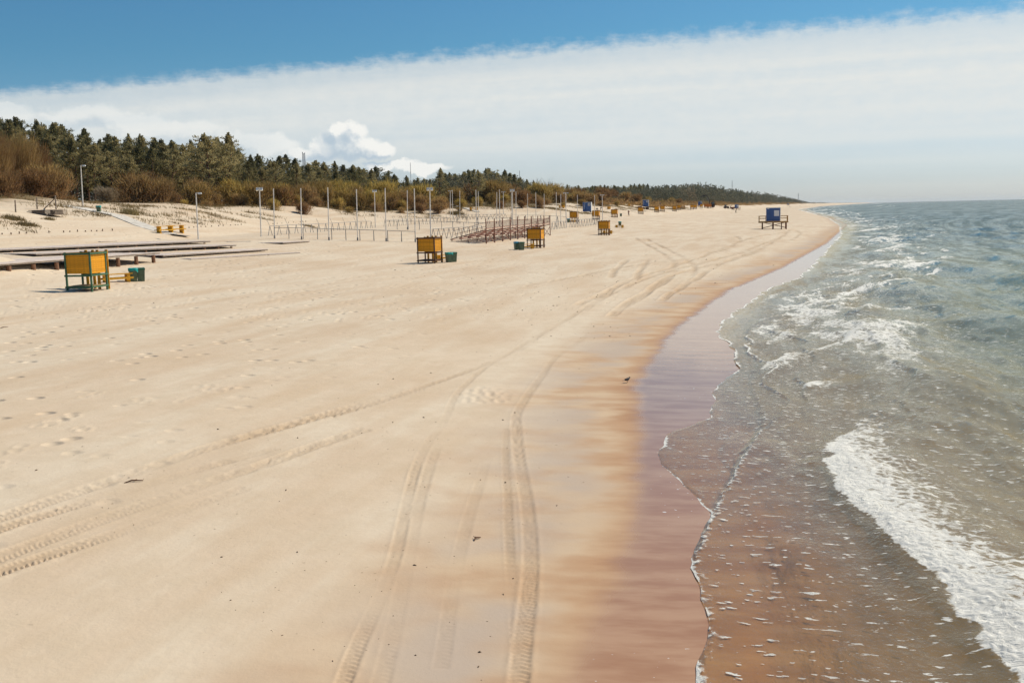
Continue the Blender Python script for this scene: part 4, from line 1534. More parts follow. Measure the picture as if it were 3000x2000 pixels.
boardwalk([(186, 604), (240, 612), (300, 624), (340, 632), (400, 655), (440, 670), (500, 688), (548, 694)], 1.7, 'pale boardwalk running down the left dune to the orange tables')
boardwalk([(1298, 598), (1330, 603), (1362, 610), (1384, 616), (1400, 621)], 1.6, 'pale boardwalk on the dune leading to the orange dune bench')

# stacked board panels, fence posts
P = cast(140, 631)
st = thing('board_stack', 'stack of weathered board panels on sand below the red thicket', 'board stack', P, R(-12))
for k in range(5):
    MB().box((rng.uniform(-.1, .1), rng.uniform(-.1, .1), 0.07 + k * 0.13), (3.6 - k * 0.05, 2.4, 0.07)).build('board_panel', 'old_wood', st, rz=R(rng.uniform(-4, 4)))
    if k < 4:
        MB().box((-1.2, 0, 0.135 + k * 0.13), (0.1, 2.2, 0.06)).box((1.2, 0, 0.135 + k * 0.13), (0.1, 2.2, 0.06)).build('batten', 'dark_wood', st)
for (pb_, pt_, brace, lab) in [((46, 622), (43, 586), 0, 'weathered fence post in front of the red thicket, leftmost of three'),
                               ((109, 613), (105, 577), 0, 'weathered fence post behind the stack of boards, middle of three'),
                               ((165, 617), (164, 573), 1, 'weathered fence post with slanting brace beside the stack of boards')]:
    P = cast(*pb_)
    h = at_height(*pt_, P) - P.z
    o = thing('fence_post', lab, 'fence post', P, 0.0, 'old fence posts on the left dune')
    MB().tube([(0, 0, -.4), (rng.uniform(-.05, .05), 0, h)], [0.09, 0.075], 7).build('post', 'old_wood', o)
    if brace:
        MB().tube([(-1.55, 0.1, 0.2), (-0.06, 0, h - 0.35)], [0.07, 0.06], 6).build('brace', 'old_wood', o)
    else:
        MB().beam((-0.1, 0, h * .55), (0.1, 0, h * .55), 0.03, 0.03).build('wire_staple', 'grey_steel', o)

# row of short stakes at the dune foot
GS = 'short stakes along the dune foot'
stk = [(7, 687), (33, 687), (57, 685), (79, 684), (101, 683), (144, 682), (187, 681), (205, 680), (227, 679), (250, 679), (268, 678), (285, 678), (300, 677), (330, 676)]
stk2 = [(554, 668), (568, 667), (578, 666), (589, 665), (602, 665), (620, 664), (641, 663), (654, 662), (676, 661), (690, 660), (697, 660), (707, 659), (800, 657), (812, 656), (826, 655), (845, 653), (860, 652), (880, 651), (888, 650), (896, 650)]
for i, p in enumerate(stk + stk2):
    P = cast(*p)
    o = thing('short_stake', 'short wooden stake in a row along the foot of the ' + ('left dune' if i < len(stk) else 'middle dune'), 'stake', P, rng.uniform(0, 3), GS + (' on the left' if i < len(stk) else ' in the middle'))
    MB().tube([(0, 0, -.2), (rng.uniform(-.08, .08), 0, rng.uniform(.10, .24))], [0.06, 0.05], 6).build('shaft', 'dark_wood', o)
    MB().tube([(0.0, 0, 0.08), (0, 0, 0.14)], [0.068, 0.068], 6).build('band', 'old_wood', o)

# ------------------------------------------------------------------ poles, lamps, floodlights
GPO = 'bare pale poles of the beach courts'
poles = [((801, 554), (804.6, 698.8)), ((881, 553), (884, 702)), ((960, 551), (964, 704)), ((1044, 556), (1048, 705)), ((1128, 553), (1131.6, 707)), ((1213.5, 554), (1217, 709)),
         ((1193, 558), (1194, 673)), ((1325, 557), (1327, 654)), ((1347, 560), (1347.5, 655)), ((1394, 557), (1396.5, 677)), ((1401, 561), (1401, 659)), ((1455.5, 564), (1455, 655)),
         ((1463, 555.6), (1464.6, 665)), ((1498, 565), (1498, 642)), ((1511.6, 562), (1512, 663)), ((1545.6, 567), (1545.6, 645)), ((1569.5, 563.5), (1570.5, 663)), ((1594, 569), (1594, 653)),
         ((1629.7, 564), (1629.7, 666)), ((1643, 570), (1642.6, 655)), ((1691.6, 571), (1691.6, 656)), ((1742, 572), (1741, 657))]
ordn = ['first', 'second', 'third', 'fourth', 'fifth', 'sixth', 'seventh', 'eighth', 'ninth', 'tenth', 'eleventh', 'twelfth', 'thirteenth', 'fourteenth', 'fifteenth', 'sixteenth', 'seventeenth',
        'eighteenth', 'nineteenth', 'twentieth', 'twenty-first', 'twenty-second']
order = sorted(range(len(poles)), key=lambda i: poles[i][1][0])
for rank, i in enumerate(order):
    tp, bt = poles[i]
    P = cast(*bt)
    h = at_height(*tp, P) - P.z
    lean = (ray(*tp)[0] - ray(*bt)[0]) * P.y
    o = thing('court_pole', 'slim pale court pole, %s from the left of the bare poles' % ordn[rank], 'pole', P, 0, GPO)
    r = 0.062 if P.y < 170 else 0.058
    lean = max(-.5, min(.5, lean))
    MB().tube([(0, 0, -.4), (lean * .4, 0, h * .4), (lean, 0, h)], [r, r, r * .85], 8).build('shaft', 'pole_metal', o)
    MB().tube([(0, 0, -.1), (0, 0, 0.35)], [r * 1.6, r * 1.5], 8).build('base_sleeve', 'grey_steel', o)
    MB().tube([(lean, 0, h), (lean, 0, h + .05)], [r, r * .5], 8).build('cap', 'pole_metal', o)

for (tp, bt, kind, lab) in [
        ((236.5, 485), (243.5, 607), 'arm', 'pale street lamp beside the boardwalk on the left dune'),
        ((574, 566), (581, 701), 'arm', 'pale street lamp right of the two orange tables'),
        ((760, 550), (765, 693), 'flood', 'floodlight mast left of the first bare pole'),
        ((1097, 557), (1099.5, 667), 'flood', 'slim floodlight mast behind the front trestle row'),
        ((1259, 550), (1262, 701), 'flood', 'tall floodlight mast behind the central cabin'),
        ((1319, 559), (1319, 637), 'tee', 'T topped lamp mast before the grass mound'),
        ((1474.5, 562), (1474.5, 629), 'tee', 'T topped lamp mast between courts and dune'),
        ((1500.5, 555), (1502, 668), 'flood', 'floodlight mast behind the bleachers'),
        ((1657.5, 565), (1659, 668), 'tee', 'T topped lamp mast at the right end of the bleachers'),
        ((1764, 571), (1765.5, 650), 'tee', 'T topped lamp mast, rightmost, above the square-on cabin')]:
    P = cast(*bt)
    h = at_height(*tp, P) - P.z
    o = thing('lamp_mast', lab, 'lamp mast', P, 0, 'lamp masts on the beach')
    ln = max(-.5, min(.5, (ray(*tp)[0] - ray(*bt)[0]) * P.y))
    MB().tube([(0, 0, -.4), (ln * .5, 0, h * .5), (ln, 0, h)], [0.085, 0.075, 0.06], 8).build('shaft', 'pole_metal', o)
    if kind == 'arm':
        MB().beam((ln - .05, 0, h), (ln + .45, 0, h + .05), 0.06, 0.05).build('arm', 'lamp_white', o)
        hd = MB().frustum(h - .10, h + .06, (0.42, 0.22), (0.30, 0.14), (ln + .42, 0)).build('lamp_head', 'lamp_white', o)
        MB().box((ln + .42, 0, h - .12), (0.34, 0.16, 0.03)).build('lens', 'lamp_glass', hd)
    elif kind == 'tee':
        MB().box((ln, 0, h), (0.95, 0.07, 0.07)).build('crossbar', 'lamp_white', o)
        for s in (-1, 1):
            MB().frustum(h - .12, h - .04, (0.26, 0.2), (0.2, 0.14), (ln + s * .38, 0)).build('lamp_head', 'lamp_white', o)
    else:
        MB().box((ln, 0, h), (0.8, 0.06, 0.06)).build('crossbar', 'lamp_white', o)
        for s in (-1, 1):
            hd = MB().box((0, 0, 0), (0.28, 0.2, 0.24), Matrix.Translation((ln + s * .24, -.08, h - .22)) @ Matrix.Rotation(R(-30), 4, 'X')).build('floodlight', 'lamp_white', o)
            MB().box((0, -.105, 0), (0.22, 0.02, 0.18), Matrix.Translation((ln + s * .24, -.08, h - .22)) @ Matrix.Rotation(R(-30), 4, 'X')).build('lens', 'lamp_glass', hd)


# ------------------------------------------------------------------ trestle rows round the courts
def trestles(b0, b1, n, ht, spread, label, rail=True, zig=False, up=False):
    A, B = cast(*b0), cast(*b1)
    o = thing('trestle_row', label, 'trestle fence', (A.x, A.y, A.z), 0, 'steel trestle rows round the beach courts')
    d = (B - A); d.z = 0; L = d.length; d.normalize()
    pr = Vector((-d.y, d.x, 0))
    tops = []
    for k in range(n):
        f = k / (n - 1)
        q = A + (B - A) * f
        q.z = float(zter(q.x, q.y))
        tp = q + Vector((0, 0, ht))
        tops.append(tp)
        mb = MB()
        ax = d if zig else pr
        for s in (-1, 1):
            foot = q + ax * (s * spread)
            foot.z = float(zter(foot.x, foot.y)) - 0.05
            mb.tube([foot - A, tp - A], 0.038, 5, False)
        if not zig and k % 2 == 0:
            mb.tube([q - A - Vector((0, 0, .1)), tp - A], 0.04, 5, False)
        if up and k % 2 == 0:
            mb.tube([tp - A, tp - A + pr * 0.35 + Vector((0, 0, 0.75))], 0.022, 4, False)
        mb.build('trestle', 'grey_steel', o)
    if rail:
        for a, b in zip(tops[:-1], tops[1:]):
            MB().tube([a - A, b - A], 0.034, 5, False).build('rail', 'grey_steel', o)
    return o


trestles((804.6, 699), (1217, 709.5), 11, 1.22, 0.26, 'front row of steel trestles with a top rail, nearest the viewer')
trestles((792, 690), (1088, 668), 16, 1.15, 0.75, 'trestle row with upright arms running back behind the front row', zig=True, up=True)
trestles((1131, 673), (1424, 678), 10, 1.25, 0.26, 'second row of steel trestles, behind the central cabin')
trestles((1128, 664), (1338, 646), 20, 1.15, 0.6, 'trestle row with slanting arms behind the second trestle row', zig=True, up=True)
trestles((1340, 655), (1500, 660), 6, 1.25, 0.3, 'third short row of steel trestles before the bleachers')
trestles((1338, 644), (1480, 640), 14, 1.15, 0.7, 'far zigzag trestle row below the orange dune bench', zig=True)
trestles((1498, 642), (1660, 653), 8, 1.25, 0.28, 'trestle row behind the bleachers railing')
trestles((1270, 702), (1412, 690), 11, 1.3, 0.8, 'zigzag trestle row left of the bleachers', zig=True)
trestles((1618, 673), (1652, 669), 5, 1.25, 0.7, 'short zigzag trestle row just right of the bleachers', zig=True)
trestles((1672, 666), (1756, 658), 12, 1.3, 0.75, 'zigzag trestle row left of the square-on cabin', zig=True)

# ------------------------------------------------------------------ bleachers
P0, P1 = cast(1425, 714), cast(1612, 690)
d = (P1 - P0); d.z = 0; Lb = d.length
bl = thing('bleachers', 'rusty red bleachers with plank seats and railing', 'bleachers', P0, math.atan2(d.y, d.x))
W5 = 4.6
nrow = 5
# local x along the rows (away), local y to the left = downhill rows facing the courts
zrel = lambda x, y: float(zter(*(P0 + Matrix.Rotation(math.atan2(d.y, d.x), 3, 'Z') @ Vector((x, y, 0))).xy)) - P0.z
nfr = 10
for k in range(nfr):
    x = k / (nfr - 1) * Lb
    zg = zrel(x, 0)
    MB().box((x, 0, zg + 1.42), (0.10, 0.10, 3.05)).build('back_post', 'rust_steel', bl)
    fm = MB().beam((x, W5, zrel(x, W5) + 0.22), (x, 0.05, zg + 1.62), 0.07, 0.10).beam((x, W5 * .5, zrel(x, W5 * .5) - .15), (x, W5 * .5, zg + 0.92), 0.08, 0.08)
    fm.beam((x, W5 * .95, zrel(x, W5) - .1), (x, W5 * .95, zrel(x, W5) + 0.24), 0.08, 0.08).beam((x, 0.1, zg + 0.15), (x, W5 * .5, zg + 0.85), 0.05, 0.05)
    fm.build('raker_frame', 'rust_steel', bl)
for r_ in range(nrow):
    y = W5 - 0.25 - r_ * (W5 - 0.4) / (nrow - 1)
    z = 0.42 + r_ * 0.33
    for j in range(nfr - 1):
        xm = (j + 0.5) / (nfr - 1) * Lb
        Ls = Lb / (nfr - 1) - 0.02
        z0 = (zrel(j / (nfr - 1) * Lb, y) + zrel((j + 1) / (nfr - 1) * Lb, y)) / 2
        zz = max(z + zrel(xm, 0), z0 + 0.2)
        MB().box((xm, y, zz), (Ls, 0.30, 0.05)).build('seat_plank', 'seat_plank', bl)
        if r_:
            MB().box((xm, y + 0.42, zz - 0.20), (Ls, 0.34, 0.04)).build('foot_plank', 'seat_plank', bl)
for j in range(nfr - 1):
    x0, x1 = j / (nfr - 1) * Lb, (j + 1) / (nfr - 1) * Lb
    za, zb_ = zrel(x0, 0), zrel(x1, 0)
    for hh_ in (2.55, 1.85):
        MB().beam((x0, 0, za + hh_), (x1, 0, zb_ + hh_), 0.045, 0.045).build('back_rail', 'rust_steel', bl)
    for k in range(1, 10):
        f = k / 10
        MB().box((x0 + (x1 - x0) * f, 0, za + (zb_ - za) * f + 2.2), (0.03, 0.03, 0.66)).build('baluster', 'rust_steel', bl)
    if j % 2 == 0:
        MB().beam((x0, 0.02, za + .05), (x1, 0.02, zb_ + 1.3), 0.05, 0.05).beam((x0, 0.06, za + 1.3), (x1, 0.06, zb_ + .05), 0.05, 0.05).build('cross_brace', 'rust_steel', bl)
for x in (0.0, Lb):
    for hh_ in (0.55, 1.0):
        MB().beam((x, W5 * .9, zrel(x, W5) + 0.25 + hh_), (x, 0, zrel(x, 0) + 1.5 + hh_), 0.04, 0.04).build('hand_rail', 'rust_steel', bl)
    for k in range(1, 4):
        y = W5 * .9 * (1 - k / 4)
        zz = zrel(x, y) + 0.25 + 1.25 * k / 4
        MB().box((x, y, zz + .5), (0.04, 0.04, 1.05)).build('rail_post', 'rust_steel', bl)


# ------------------------------------------------------------------ blue containers and lifeguard towers
def container(o, wx, wy, h, z0, par=None, sign=False, window='small', roof=True):
    b = MB()
    n = 14
    b.box((0, 0, z0 + h / 2), (wx - .06, wy - .06, h - .04))
    bo = b.build('body', 'blue_paint', o)
    rib = MB().box((0, 0, 0), (0.09, 0.03, h - 0.3)).mesh('wall_rib', 'blue_paint')
    for k in range(n):
        x = -wx / 2 + (k + 0.5) * wx / n
        link('wall_rib', rib, o, (x, -wy / 2 + 0.02, z0 + h / 2))
    for (x, y) in ((-1, -1), (1, -1), (1, 1), (-1, 1)):
        MB().box((x * (wx / 2 - .04), y * (wy / 2 - .04), z0 + h / 2), (0.10, 0.10, h)).build('corner_post', 'blue_paint' if y < 0 and x < 0 else 'pale_paint_lit_edge', o)
    MB().box((wx / 2 - .02, 0, z0 + h / 2), (0.03, wy - .2, h - .1)).build('side_wall', 'pale_paint_lit_edge', o)
    if roof:
        MB().box((0, 0, z0 + h + 0.04), (wx + .06, wy + .06, 0.09)).build('roof', 'pale_paint_lit_edge', o)  # pale roof rim: the sunlit top edge is put into its colour
    if window == 'small':
        wn_ = MB().box((wx * 0.25, -wy / 2 - .02, z0 + h * .78), (0.72, 0.05, 0.70)).build('window', 'white_sign', o)
        MB().box((wx * 0.25, -wy / 2 - .05, z0 + h * .78), (0.42, 0.02, 0.42)).build('pane', 'window_glass', wn_)
    else:
        MB().box((wx * 0.22, -wy / 2 - .02, z0 + h * .60), (wx * .36, 0.05, h * .44)).build('white_shutter', 'white_sign', o)
        MB().box((-wx * 0.38, -wy / 2 - .02, z0 + h * .95), (0.34, 0.03, 0.12)).build('name_plate', 'white_sign', o)
    if sign:
        for k in range(9):
            zz = z0 + h * .28 + k * h * .066
            MB().box((-wx * .33, -wy / 2 - .02, zz), (0.16, 0.02, h * .04)).build('letter_mark', 'white_sign', o)
    return bo


GCO = 'blue cabins on the beach'
for (px, py, lab, sign) in [(1721, 621, 'first blue container with white lettering and small window, by the stooping people', True),
                            (1892, 606, 'second blue container with white stripe, behind an orange cabin', True),
                            (2051, 603, 'third small blue container far off beside the loader crane', False)]:
    P = cast(px, py)
    o = thing('blue_container', lab, 'container', P, -R(9), GCO)
    k = 1.0
    container(o, 2.45, 2.3, 2.6, 0.12, sign=sign)
    MB().box((-.9, 0, 0.0), (0.3, 2.2, 0.3)).box((.9, 0, 0.0), (0.3, 2.2, 0.3)).build('skid', 'dark_wood', o)


def tower(P, label, rz, wide=True):
    o = thing('lifeguard_tower', label, 'lifeguard tower', P, rz, 'blue lifeguard towers')
    zl = 1.30
    a, b = 2.35, 1.5
    for (x, y) in ((-a + .35, -b), (-0.15, -b), (a - .9, -b), (a, -b + .2), (-a + .35, b), (0.1, b), (a, b)):
        MB().box((x, y, zl / 2 - .1), (0.17, 0.17, zl + .2)).build('leg', 'tower_leg', o)
    MB().beam((-a + .4, -b - .05, 0.25), (a, -b - .05, zl), 0.07, 0.12).build('brace', 'tower_leg', o)
    MB().beam((-a + .4, -b - .12, zl), (a, -b - .12, 0.25), 0.07, 0.12).build('brace', 'tower_leg', o)
    MB().box((0, -b - .12, zl + .02), (a * 2 + .7, 0.08, 0.22)).build('front_beam', 'tower_wood', o)
    MB().box((0, b + .12, zl + .02), (a * 2 + .7, 0.08, 0.22)).build('back_beam', 'tower_wood', o)
    for k in range(16):
        MB().box((-a - .3 + (k + .5) * (a * 2 + .6) / 16, 0, zl + .155), ((a * 2 + .6) / 16 - .02, 2 * b + .3, 0.045)).build('deck_board', 'tower_wood', o)
    for (x, y) in ((-a - .25, -b), (-a - .25, b), (a + .25, -b), (a + .25, b), (-a + .9, -b), (a + .25, -.2)):
        MB().box((x, y, zl + .68), (0.09, 0.09, 1.05)).build('rail_post', 'tower_wood', o)
    for z in (zl + .72, zl + 1.15):
        MB().box((-a + .32, -b - .06, z), (1.2, 0.04, 0.10)).build('rail', 'tower_wood', o)
        MB().box((a - .35, -b - .06, z), (1.2, 0.04, 0.10)).build('rail', 'tower_wood', o)
        for s in (-1, 1):
            MB().box((s * (a + .30), 0, z), (0.04, 2 * b, 0.10)).build('rail', 'tower_wood', o)
        MB().box((0, b + .06, z), (2 * a + .5, 0.04, 0.10)).build('rail', 'tower_wood', o)
    container(o, 2.55, 2.2, 2.45, zl + .20, window='big')
    return o


tower(cast(2265, 671), 'blue lifeguard tower on braced timber legs, nearest the water', -R(12))
tower(cast(2158, 616), 'small distant blue lifeguard tower behind the striding walker', -R(12))
P = cast(2309, 602.5)
tower(P, 'tiny far off blue lifeguard tower above three bathers at the shore', -R(12))


# ------------------------------------------------------------------ people
def person(px, py, pose, mat, label, rz=0.0, h=1.75):
    P = cast(px, py)
    k = h / 1.75
    if pose == 'stand':
        J = {'pel': (0, 0, .95), 'chest': (0, 0.01, 1.28), 'neck': (0, 0.02, 1.47), 'head': (0, 0.0, 1.62), 'top': (0, 0, 1.73), 'sl': (-.19, 0, 1.42), 'sr': (.19, 0, 1.42), 'el': (-.27, -.02, 1.14), 'er': (.27, -.1, 1.16),
             'hl': (-.28, -.08, .88), 'hr': (.12, -.26, 1.12), 'kl': (-.11, -.02, .5), 'kr': (.11, -.04, .5), 'fl': (-.12, .02, .07), 'fr': (.12, 0, .07), 'tl': (-.13, -.14, .03), 'tr': (.13, -.16, .03)}
    elif pose == 'walk':
        J = {'pel': (0, 0, .93), 'chest': (0.03, 0, 1.27), 'neck': (.05, 0, 1.46), 'head': (.06, 0, 1.61), 'top': (.06, 0, 1.73), 'sl': (.04, .18, 1.41), 'sr': (.04, -.18, 1.41), 'el': (-.12, .24, 1.16), 'er': (.2, -.24, 1.15),
             'hl': (-.22, .24, .95), 'hr': (.36, -.2, .98), 'kl': (.24, .1, .52), 'kr': (-.14, -.1, .5), 'fl': (.36, .1, .08), 'fr': (-.42, -.1, .12), 'tl': (.5, .1, .05), 'tr': (-.32, -.1, .03)}
    else:
        J = {'pel': (-.25, 0, .86), 'chest': (.1, 0, 1.02), 'neck': (.3, 0, .98), 'head': (.42, 0, .93), 'top': (.52, 0, .88), 'sl': (.22, .18, .96), 'sr': (.22, -.18, .96), 'el': (.3, .22, .68), 'er': (.32, -.22, .66),
             'hl': (.38, .15, .40), 'hr': (.42, -.15, .38), 'kl': (-.1, .12, .48), 'kr': (-.14, -.12, .48), 'fl': (-.22, .13, .07), 'fr': (-.2, -.13, .07), 'tl': (-.06, .13, .03), 'tr': (-.05, -.13, .03)}
    E = [('pel', 'chest'), ('chest', 'neck'), ('neck', 'head'), ('head', 'top'), ('chest', 'sl'), ('chest', 'sr'), ('sl', 'el'), ('sr', 'er'), ('el', 'hl'), ('er', 'hr'), ('pel', 'kl'), ('pel', 'kr'), ('kl', 'fl'), ('kr', 'fr'), ('fl', 'tl'), ('fr', 'tr')]
    RAD = {'pel': .15, 'chest': .165, 'neck': .06, 'head': .105, 'top': .07, 'sl': .075, 'sr': .075, 'el': .05, 'er': .05, 'hl': .04, 'hr': .04, 'kl': .075, 'kr': .075, 'fl': .05, 'fr': .05, 'tl': .04, 'tr': .04}
    names = list(J)
    me = bpy.data.meshes.new('person')
    me.from_pydata([tuple(c * k for c in J[n]) for n in names], [(names.index(a), names.index(b)) for a, b in E], [])
    me.materials.append(MATS[mat])
    o = link('person', me, None, P, rz)
    md = o.modifiers.new('skin', 'SKIN')
    md.use_smooth_shade = True
    if not me.skin_vertices:
        bpy.context.view_layer.objects.active = o
    sk = me.skin_vertices[0].data
    for i, n in enumerate(names):
        sk[i].radius = (RAD[n] * k, RAD[n] * k)
        sk[i].use_root = (n == 'pel')
    sub = o.modifiers.new('sub', 'SUBSURF'); sub.levels = 1; sub.render_levels = 2
    tag(o, label, 'person', 'people on the beach')
    return o


try:
    person(1842, 632.5, 'stand', 'person_red', 'person in reddish top standing still on the open sand', R(20))
    person(1750, 620, 'bend', 'person_dark', 'person stooping behind a cabin near the first blue container', R(190))
    person(1761, 617, 'bend', 'person_dark', 'person bending over, right of the other stooping person', R(10))
    person(2156, 625, 'walk', 'person_dark', 'dark clad person striding in front of the distant tower', R(180))
    person(2308.5, 606.5, 'stand', 'person_dark', 'tiny person at the far shore, left of three')
    person(2312.5, 607.3, 'stand', 'person_dark', 'tiny person at the far shore, middle of three')
    person(2316.5, 606.8, 'stand', 'person_blue', 'tiny person at the far shore, right of three')
    person(2343.5, 604, 'walk', 'person_red', 'tiny lone person walking at the far waterline')
    person(1934, 603, 'stand', 'person_dark', 'tiny person standing between two distant pairs of cabins')
    person(2140.5, 610, 'stand', 'person_dark', 'tiny person standing beside the dark tractor')
except Exception as ex:
    print('PERSON', ex)


# ------------------------------------------------------------------ machines far down the beach
def wheel(o, x, y, r, wd, z=None):
    wh = MB().tube([(x, y - wd / 2, r), (x, y + wd / 2, r)], [r, r], 14).build('wheel', 'tyre_black', o)
    MB().tube([(x, y - wd / 2 - .02, r), (x, y + wd / 2 + .02, r)], [r * .5, r * .5], 10).build('rim', 'machine_red', wh)


P = cast(2128, 611)
o = thing('tractor', 'dark tractor with open cab far down the beach', 'tractor', P, R(8))
MB().box((0.7, 0, 1.15), (2.0, 0.8, 0.8)).build('bonnet', 'machine_dark', o)
MB().box((-.8, 0, 1.0), (1.2, 1.1, 0.6)).build('chassis', 'machine_dark', o)
cb = MB().frustum(1.3, 2.6, (1.3, 1.4), (1.1, 1.2), (-.7, 0)).build('cab', 'window_glass', o)
MB().box((-.7, 0, 2.66), (1.35, 1.45, 0.1)).build('cab_roof', 'machine_dark', cb)
MB().tube([(1.1, .2, 1.5), (1.1, .2, 2.3)], [.05, .05], 6).build('exhaust', 'machine_dark', o)
for (x, r) in ((-.9, .85), (1.3, .55)):
    for s in (-1, 1):
        wheel(o, x, s * .85, r, .4)
P = cast(2134, 612) + Vector((2.5, .4, 0))
P.z = float(zter(P.x, P.y))
o = thing('beach_cleaner', 'dark red trailed machine coupled behind the distant tractor', 'trailer', P, R(8))
MB().frustum(0.5, 1.7, (3.0, 1.6), (3.4, 2.0), (0.6, 0)).build('hopper', 'machine_red', o)
MB().beam((2.1, 0, 1.2), (3.8, 0, .3), .3, .25).build('conveyor', 'machine_dark', o)
MB().tube([(3.3, 0, 0.4), (3.4, 0, 2.1)], [.12, .1], 6).build('lift_post', 'machine_dark', o)
MB().beam((-1.0, 0, .6), (-2.2, 0, .5), .15, .15).build('drawbar', 'machine_dark', o)
for s in (-1, 1):
    wheel(o, 0.6, s * .95, .55, .35)

P = cast(2081, 608)
o = thing('loader_crane', 'wheeled loader crane with raised folded boom beside orange cargo', 'crane', P, R(5))
MB().box((0, 0, 1.1), (5.2, 2.2, 0.5)).build('chassis', 'machine_dark', o)
MB().frustum(1.3, 3.4, (1.8, 2.1), (1.5, 1.9), (1.5, 0)).build('cab', 'machine_dark', o)
MB().box((1.5, -1.02, 2.7), (1.2, .06, .8)).build('cab_window', 'window_glass', o)
MB().box((3.4, 0, 2.2), (0.9, 1.9, 1.6)).build('counterweight', 'tower_wood', o)
MB().beam((-.3, 0, 1.4), (-.5, 0, 4.6), .4, .4).build('mast', 'machine_dark', o)
bm_ = MB().beam((-.5, 0, 4.5), (-2.6, 0, 7.6), .34, .4).build('boom', 'machine_dark', o)
MB().beam((-2.6, 0, 7.6), (-6.2, 0, 6.9), .45, .6).build('stick', 'machine_dark', bm_)
MB().tube([(-1.0, 0.0, 3.4), (-2.0, 0, 6.4)], [.1, .08], 6).build('ram', 'mast_steel', bm_)
for x in (-1.9, 1.7):
    for s in (-1, 1):
        wheel(o, x, s * 1.1, .75, .5)
for i, (px, lab) in enumerate([(2069, 'rusty orange cargo crate on legs, left of the loader crane'), (2078, 'rusty orange cargo crate just under the loader crane boom')]):
    P = cast(px, 609.5)
    o = thing('cargo_crate', lab, 'crate', P, R(4), 'orange crates by the loader crane')
    MB().box((0, 0, 1.5), (2.3, 1.6, 1.7)).build('box', 'cargo_orange', o)
    MB().box((0, 0, 2.38), (2.4, 1.7, 0.08)).build('lid', 'machine_red', o)
    for x in (-.9, .9):
        for y in (-.6, .6):
            MB().box((x, y, .3), (.18, .18, .9)).build('leg', 'machine_dark', o)
P = cast(2000, 614)
o = thing('sand_crate', 'beige crate beside the small distant orange cabins', 'crate', P, R(4))
MB().box((0, 0, .7), (2.2, 1.4, 1.2)).build('box', 'tower_wood', o)
MB().box((0, 0, 1.34), (2.3, 1.5, .08)).build('lid', 'old_wood', o)
P = cast(1893, 614)
o = thing('flat_trailer', 'low dark trailer parked in front of the second blue container', 'trailer', P, R(6))
MB().box((0, 0, .75), (6.5, 2.0, .25)).build('bed', 'machine_dark', o)
MB().box((-2.4, 0, 1.05), (1.2, 1.8, .35)).build('toolbox', 'machine_red', o)
MB().beam((3.2, 0, .6), (4.6, 0, .5), .15, .15).build('drawbar', 'machine_dark', o)
for x in (-1.2, .4):
    for s in (-1, 1):
        wheel(o, x, s * .9, .38, .25)

# ------------------------------------------------------------------ masts over the wood
for (px, yt, D, kind, lab) in [(886, 446, 620, 'chimney', 'steel flue stack above the wood, leftmost of three close together'), (889.5, 450, 625, 'chimney', 'steel flue stack above the wood, middle of three close together'),
                               (892.5, 448, 630, 'chimney', 'steel flue stack above the wood, rightmost of three close together'), (1202, 477, 700, 'mast', 'single thin mast above the wood left of centre'),
                               (1522, 500, 900, 'mast', 'very thin mast on the skyline beside the bare trees'), (2145, 529, 2300, 'lattice', 'tall thin radio mast on the far headland'),
                               (2339, 566, 3200, 'mast', 'faint mast near the tip of the far headland')]:
    dd_ = ray(px, yt)
    X = dd_[0] * D
    zt = H + dd_[2] * D
    z0 = float(zter(X, D))
    o = thing('chimney_mast' if kind == 'chimney' else 'radio_mast', lab, 'mast', (X, D, z0))
    r = 0.22 if kind == 'chimney' else 0.00022 * D
    MB().tube([(0, 0, -1), (0, 0, zt - z0)], [r, r * .9], 8).build('shaft', 'mast_steel', o)
    if kind == 'chimney':
        MB().tube([(0, 0, zt - z0 - .4), (0, 0, zt - z0)], [r * 1.3, r * 1.3], 8).build('collar', 'mast_steel', o)
    else:
        MB().box((0, 0, (zt - z0) * .8), (r * 6, r, r)).build('antenna_arm', 'mast_steel', o)

# ------------------------------------------------------------------ a bird at the water's edge
P = cast(1838, 1121)
o = thing('bird', 'small dark bird standing at the edge of the wet sand', 'bird', P, R(35))


def blob(pts, rad, name, mat, par, n=10):
    return MB().tube(pts, rad, n).build(name, mat, par, True)


bo = blob([(-.09, 0, .085), (-.06, 0, .095), (-.01, 0, .10), (.04, 0, .112), (.07, 0, .13)], [.008, .03, .042, .036, .018], 'body', 'bird_grey', o)
hd = blob([(.055, 0, .125), (.075, 0, .145), (.095, 0, .147), (.108, 0, .143)], [.012, .022, .019, .006], 'head', 'bird_grey', o)
MB().tube([(.106, 0, .143), (.135, 0, .138)], [.005, .001], 5).build('beak', 'dark_wood', hd)
MB().box((-.125, 0, .085), (.09, .022, .008)).build('tail', 'bird_grey', o)
for s in (-1, 1):
    MB().tube([(.0, s * .014, -.01), (.005, s * .014, .07)], [.003, .004], 5).build('leg', 'dark_wood', o)
    MB().box((-.02, s * .036, .10), (.10, .01, .04)).build('wing', 'bird_grey', o)

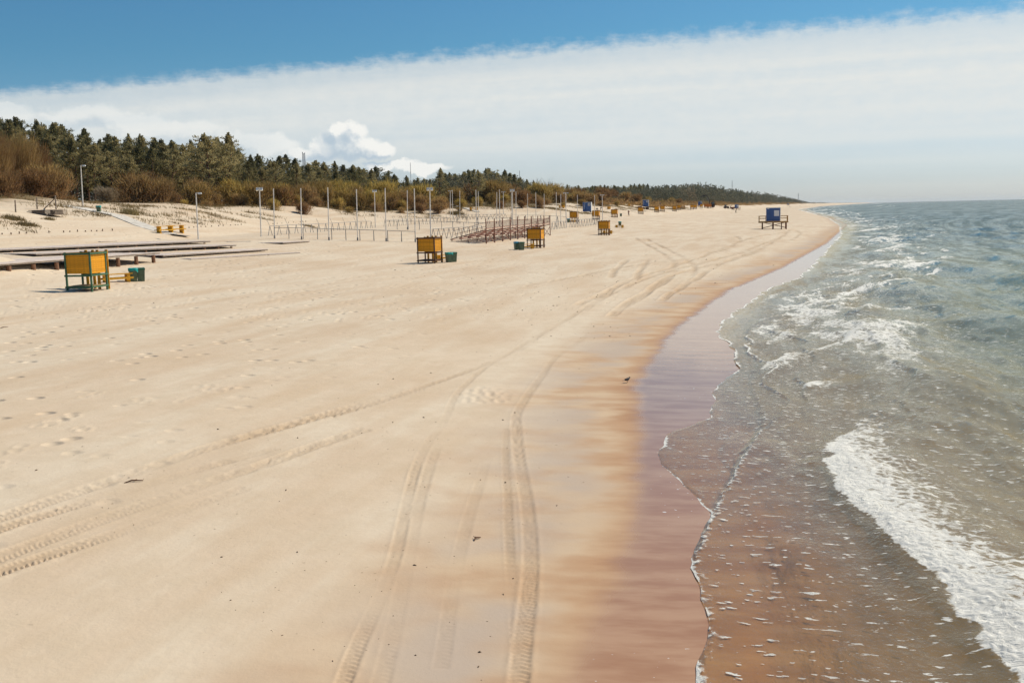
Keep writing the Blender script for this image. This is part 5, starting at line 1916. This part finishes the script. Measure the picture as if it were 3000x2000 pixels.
# ------------------------------------------------------------------ small debris on the sand: sticks, pebbles, weed
tri_v, tri_f = MB(), None
for i in range(1100):
    if i < 500:
        yv = 1 / g.uniform(1 / 40, 1 / 10.2)
    else:
        yv = 1 / g.uniform(1 / 105, 1 / 38)
    sv = g.uniform(0.8, 12) if i % 3 else g.uniform(3, 45)
    xv = float(Xw(yv)) - sv
    if xv < -yv * .56:
        continue
    zv = float(zter(xv, yv))
    r = (0.003 + 0.007 * g.uniform(0, 1) ** 5) * (1 + yv / 40)
    if float(fbm(np.array(xv * .5), np.array(yv * .3), 91, 2)) < -0.05:
        continue
    a = g.uniform(0, 3.14)
    ln = r * g.uniform(1.0, 3.2)
    tri_v.tube([(xv - ln * math.cos(a), yv - ln * math.sin(a), zv), (xv, yv, zv + r * .6), (xv + ln * math.cos(a), yv + ln * math.sin(a), zv + r * .2)], [r * .5, r, r * .4], 5)
de = tri_v.build('beach_litter', 'stone')
de['kind'] = 'stuff'
de['label'] = 'scattered pebbles weed and bits of driftwood on the sand'
for (px, py, L, hd, lab) in [(392, 1412, .32, 25, 'dark driftwood stick lying between the left tyre tracks'), (1398, 1580, .16, 60, 'small forked twig on damp sand near the right tyre track'),
                             (12, 960, .5, 80, 'thin stick standing in the sand at the left edge')]:
    P = cast(px, py)
    o = thing('driftwood_stick', lab, 'stick', P, R(hd), 'driftwood sticks')
    MB().tube([(-L / 2, 0, .01), (-L * .1, .02, .035), (L / 2, -.01, .015)], [.008, .016, .008], 6).build('stem', 'dark_wood', o)
    MB().tube([(0, .015, .03), (L * .2, .09, .03)], [.009, .004], 5).build('side_twig', 'dark_wood', o)

# ------------------------------------------------------------------ air
m, t = newmat('air')
vol = t.n('ShaderNodeVolumePrincipled')
vol.inputs['Color'].default_value = (0.90, 0.96, 1.0, 1)
vol.inputs['Density'].default_value = 0.00003
vol.inputs['Anisotropy'].default_value = 0.2
t.n('ShaderNodeOutputMaterial', Volume=vol)
hb = MB().box((0, 0, 40), (124000, 124000, 90)).build('haze', 'air')
hb['kind'] = 'stuff'
hb['label'] = 'thin sea haze'
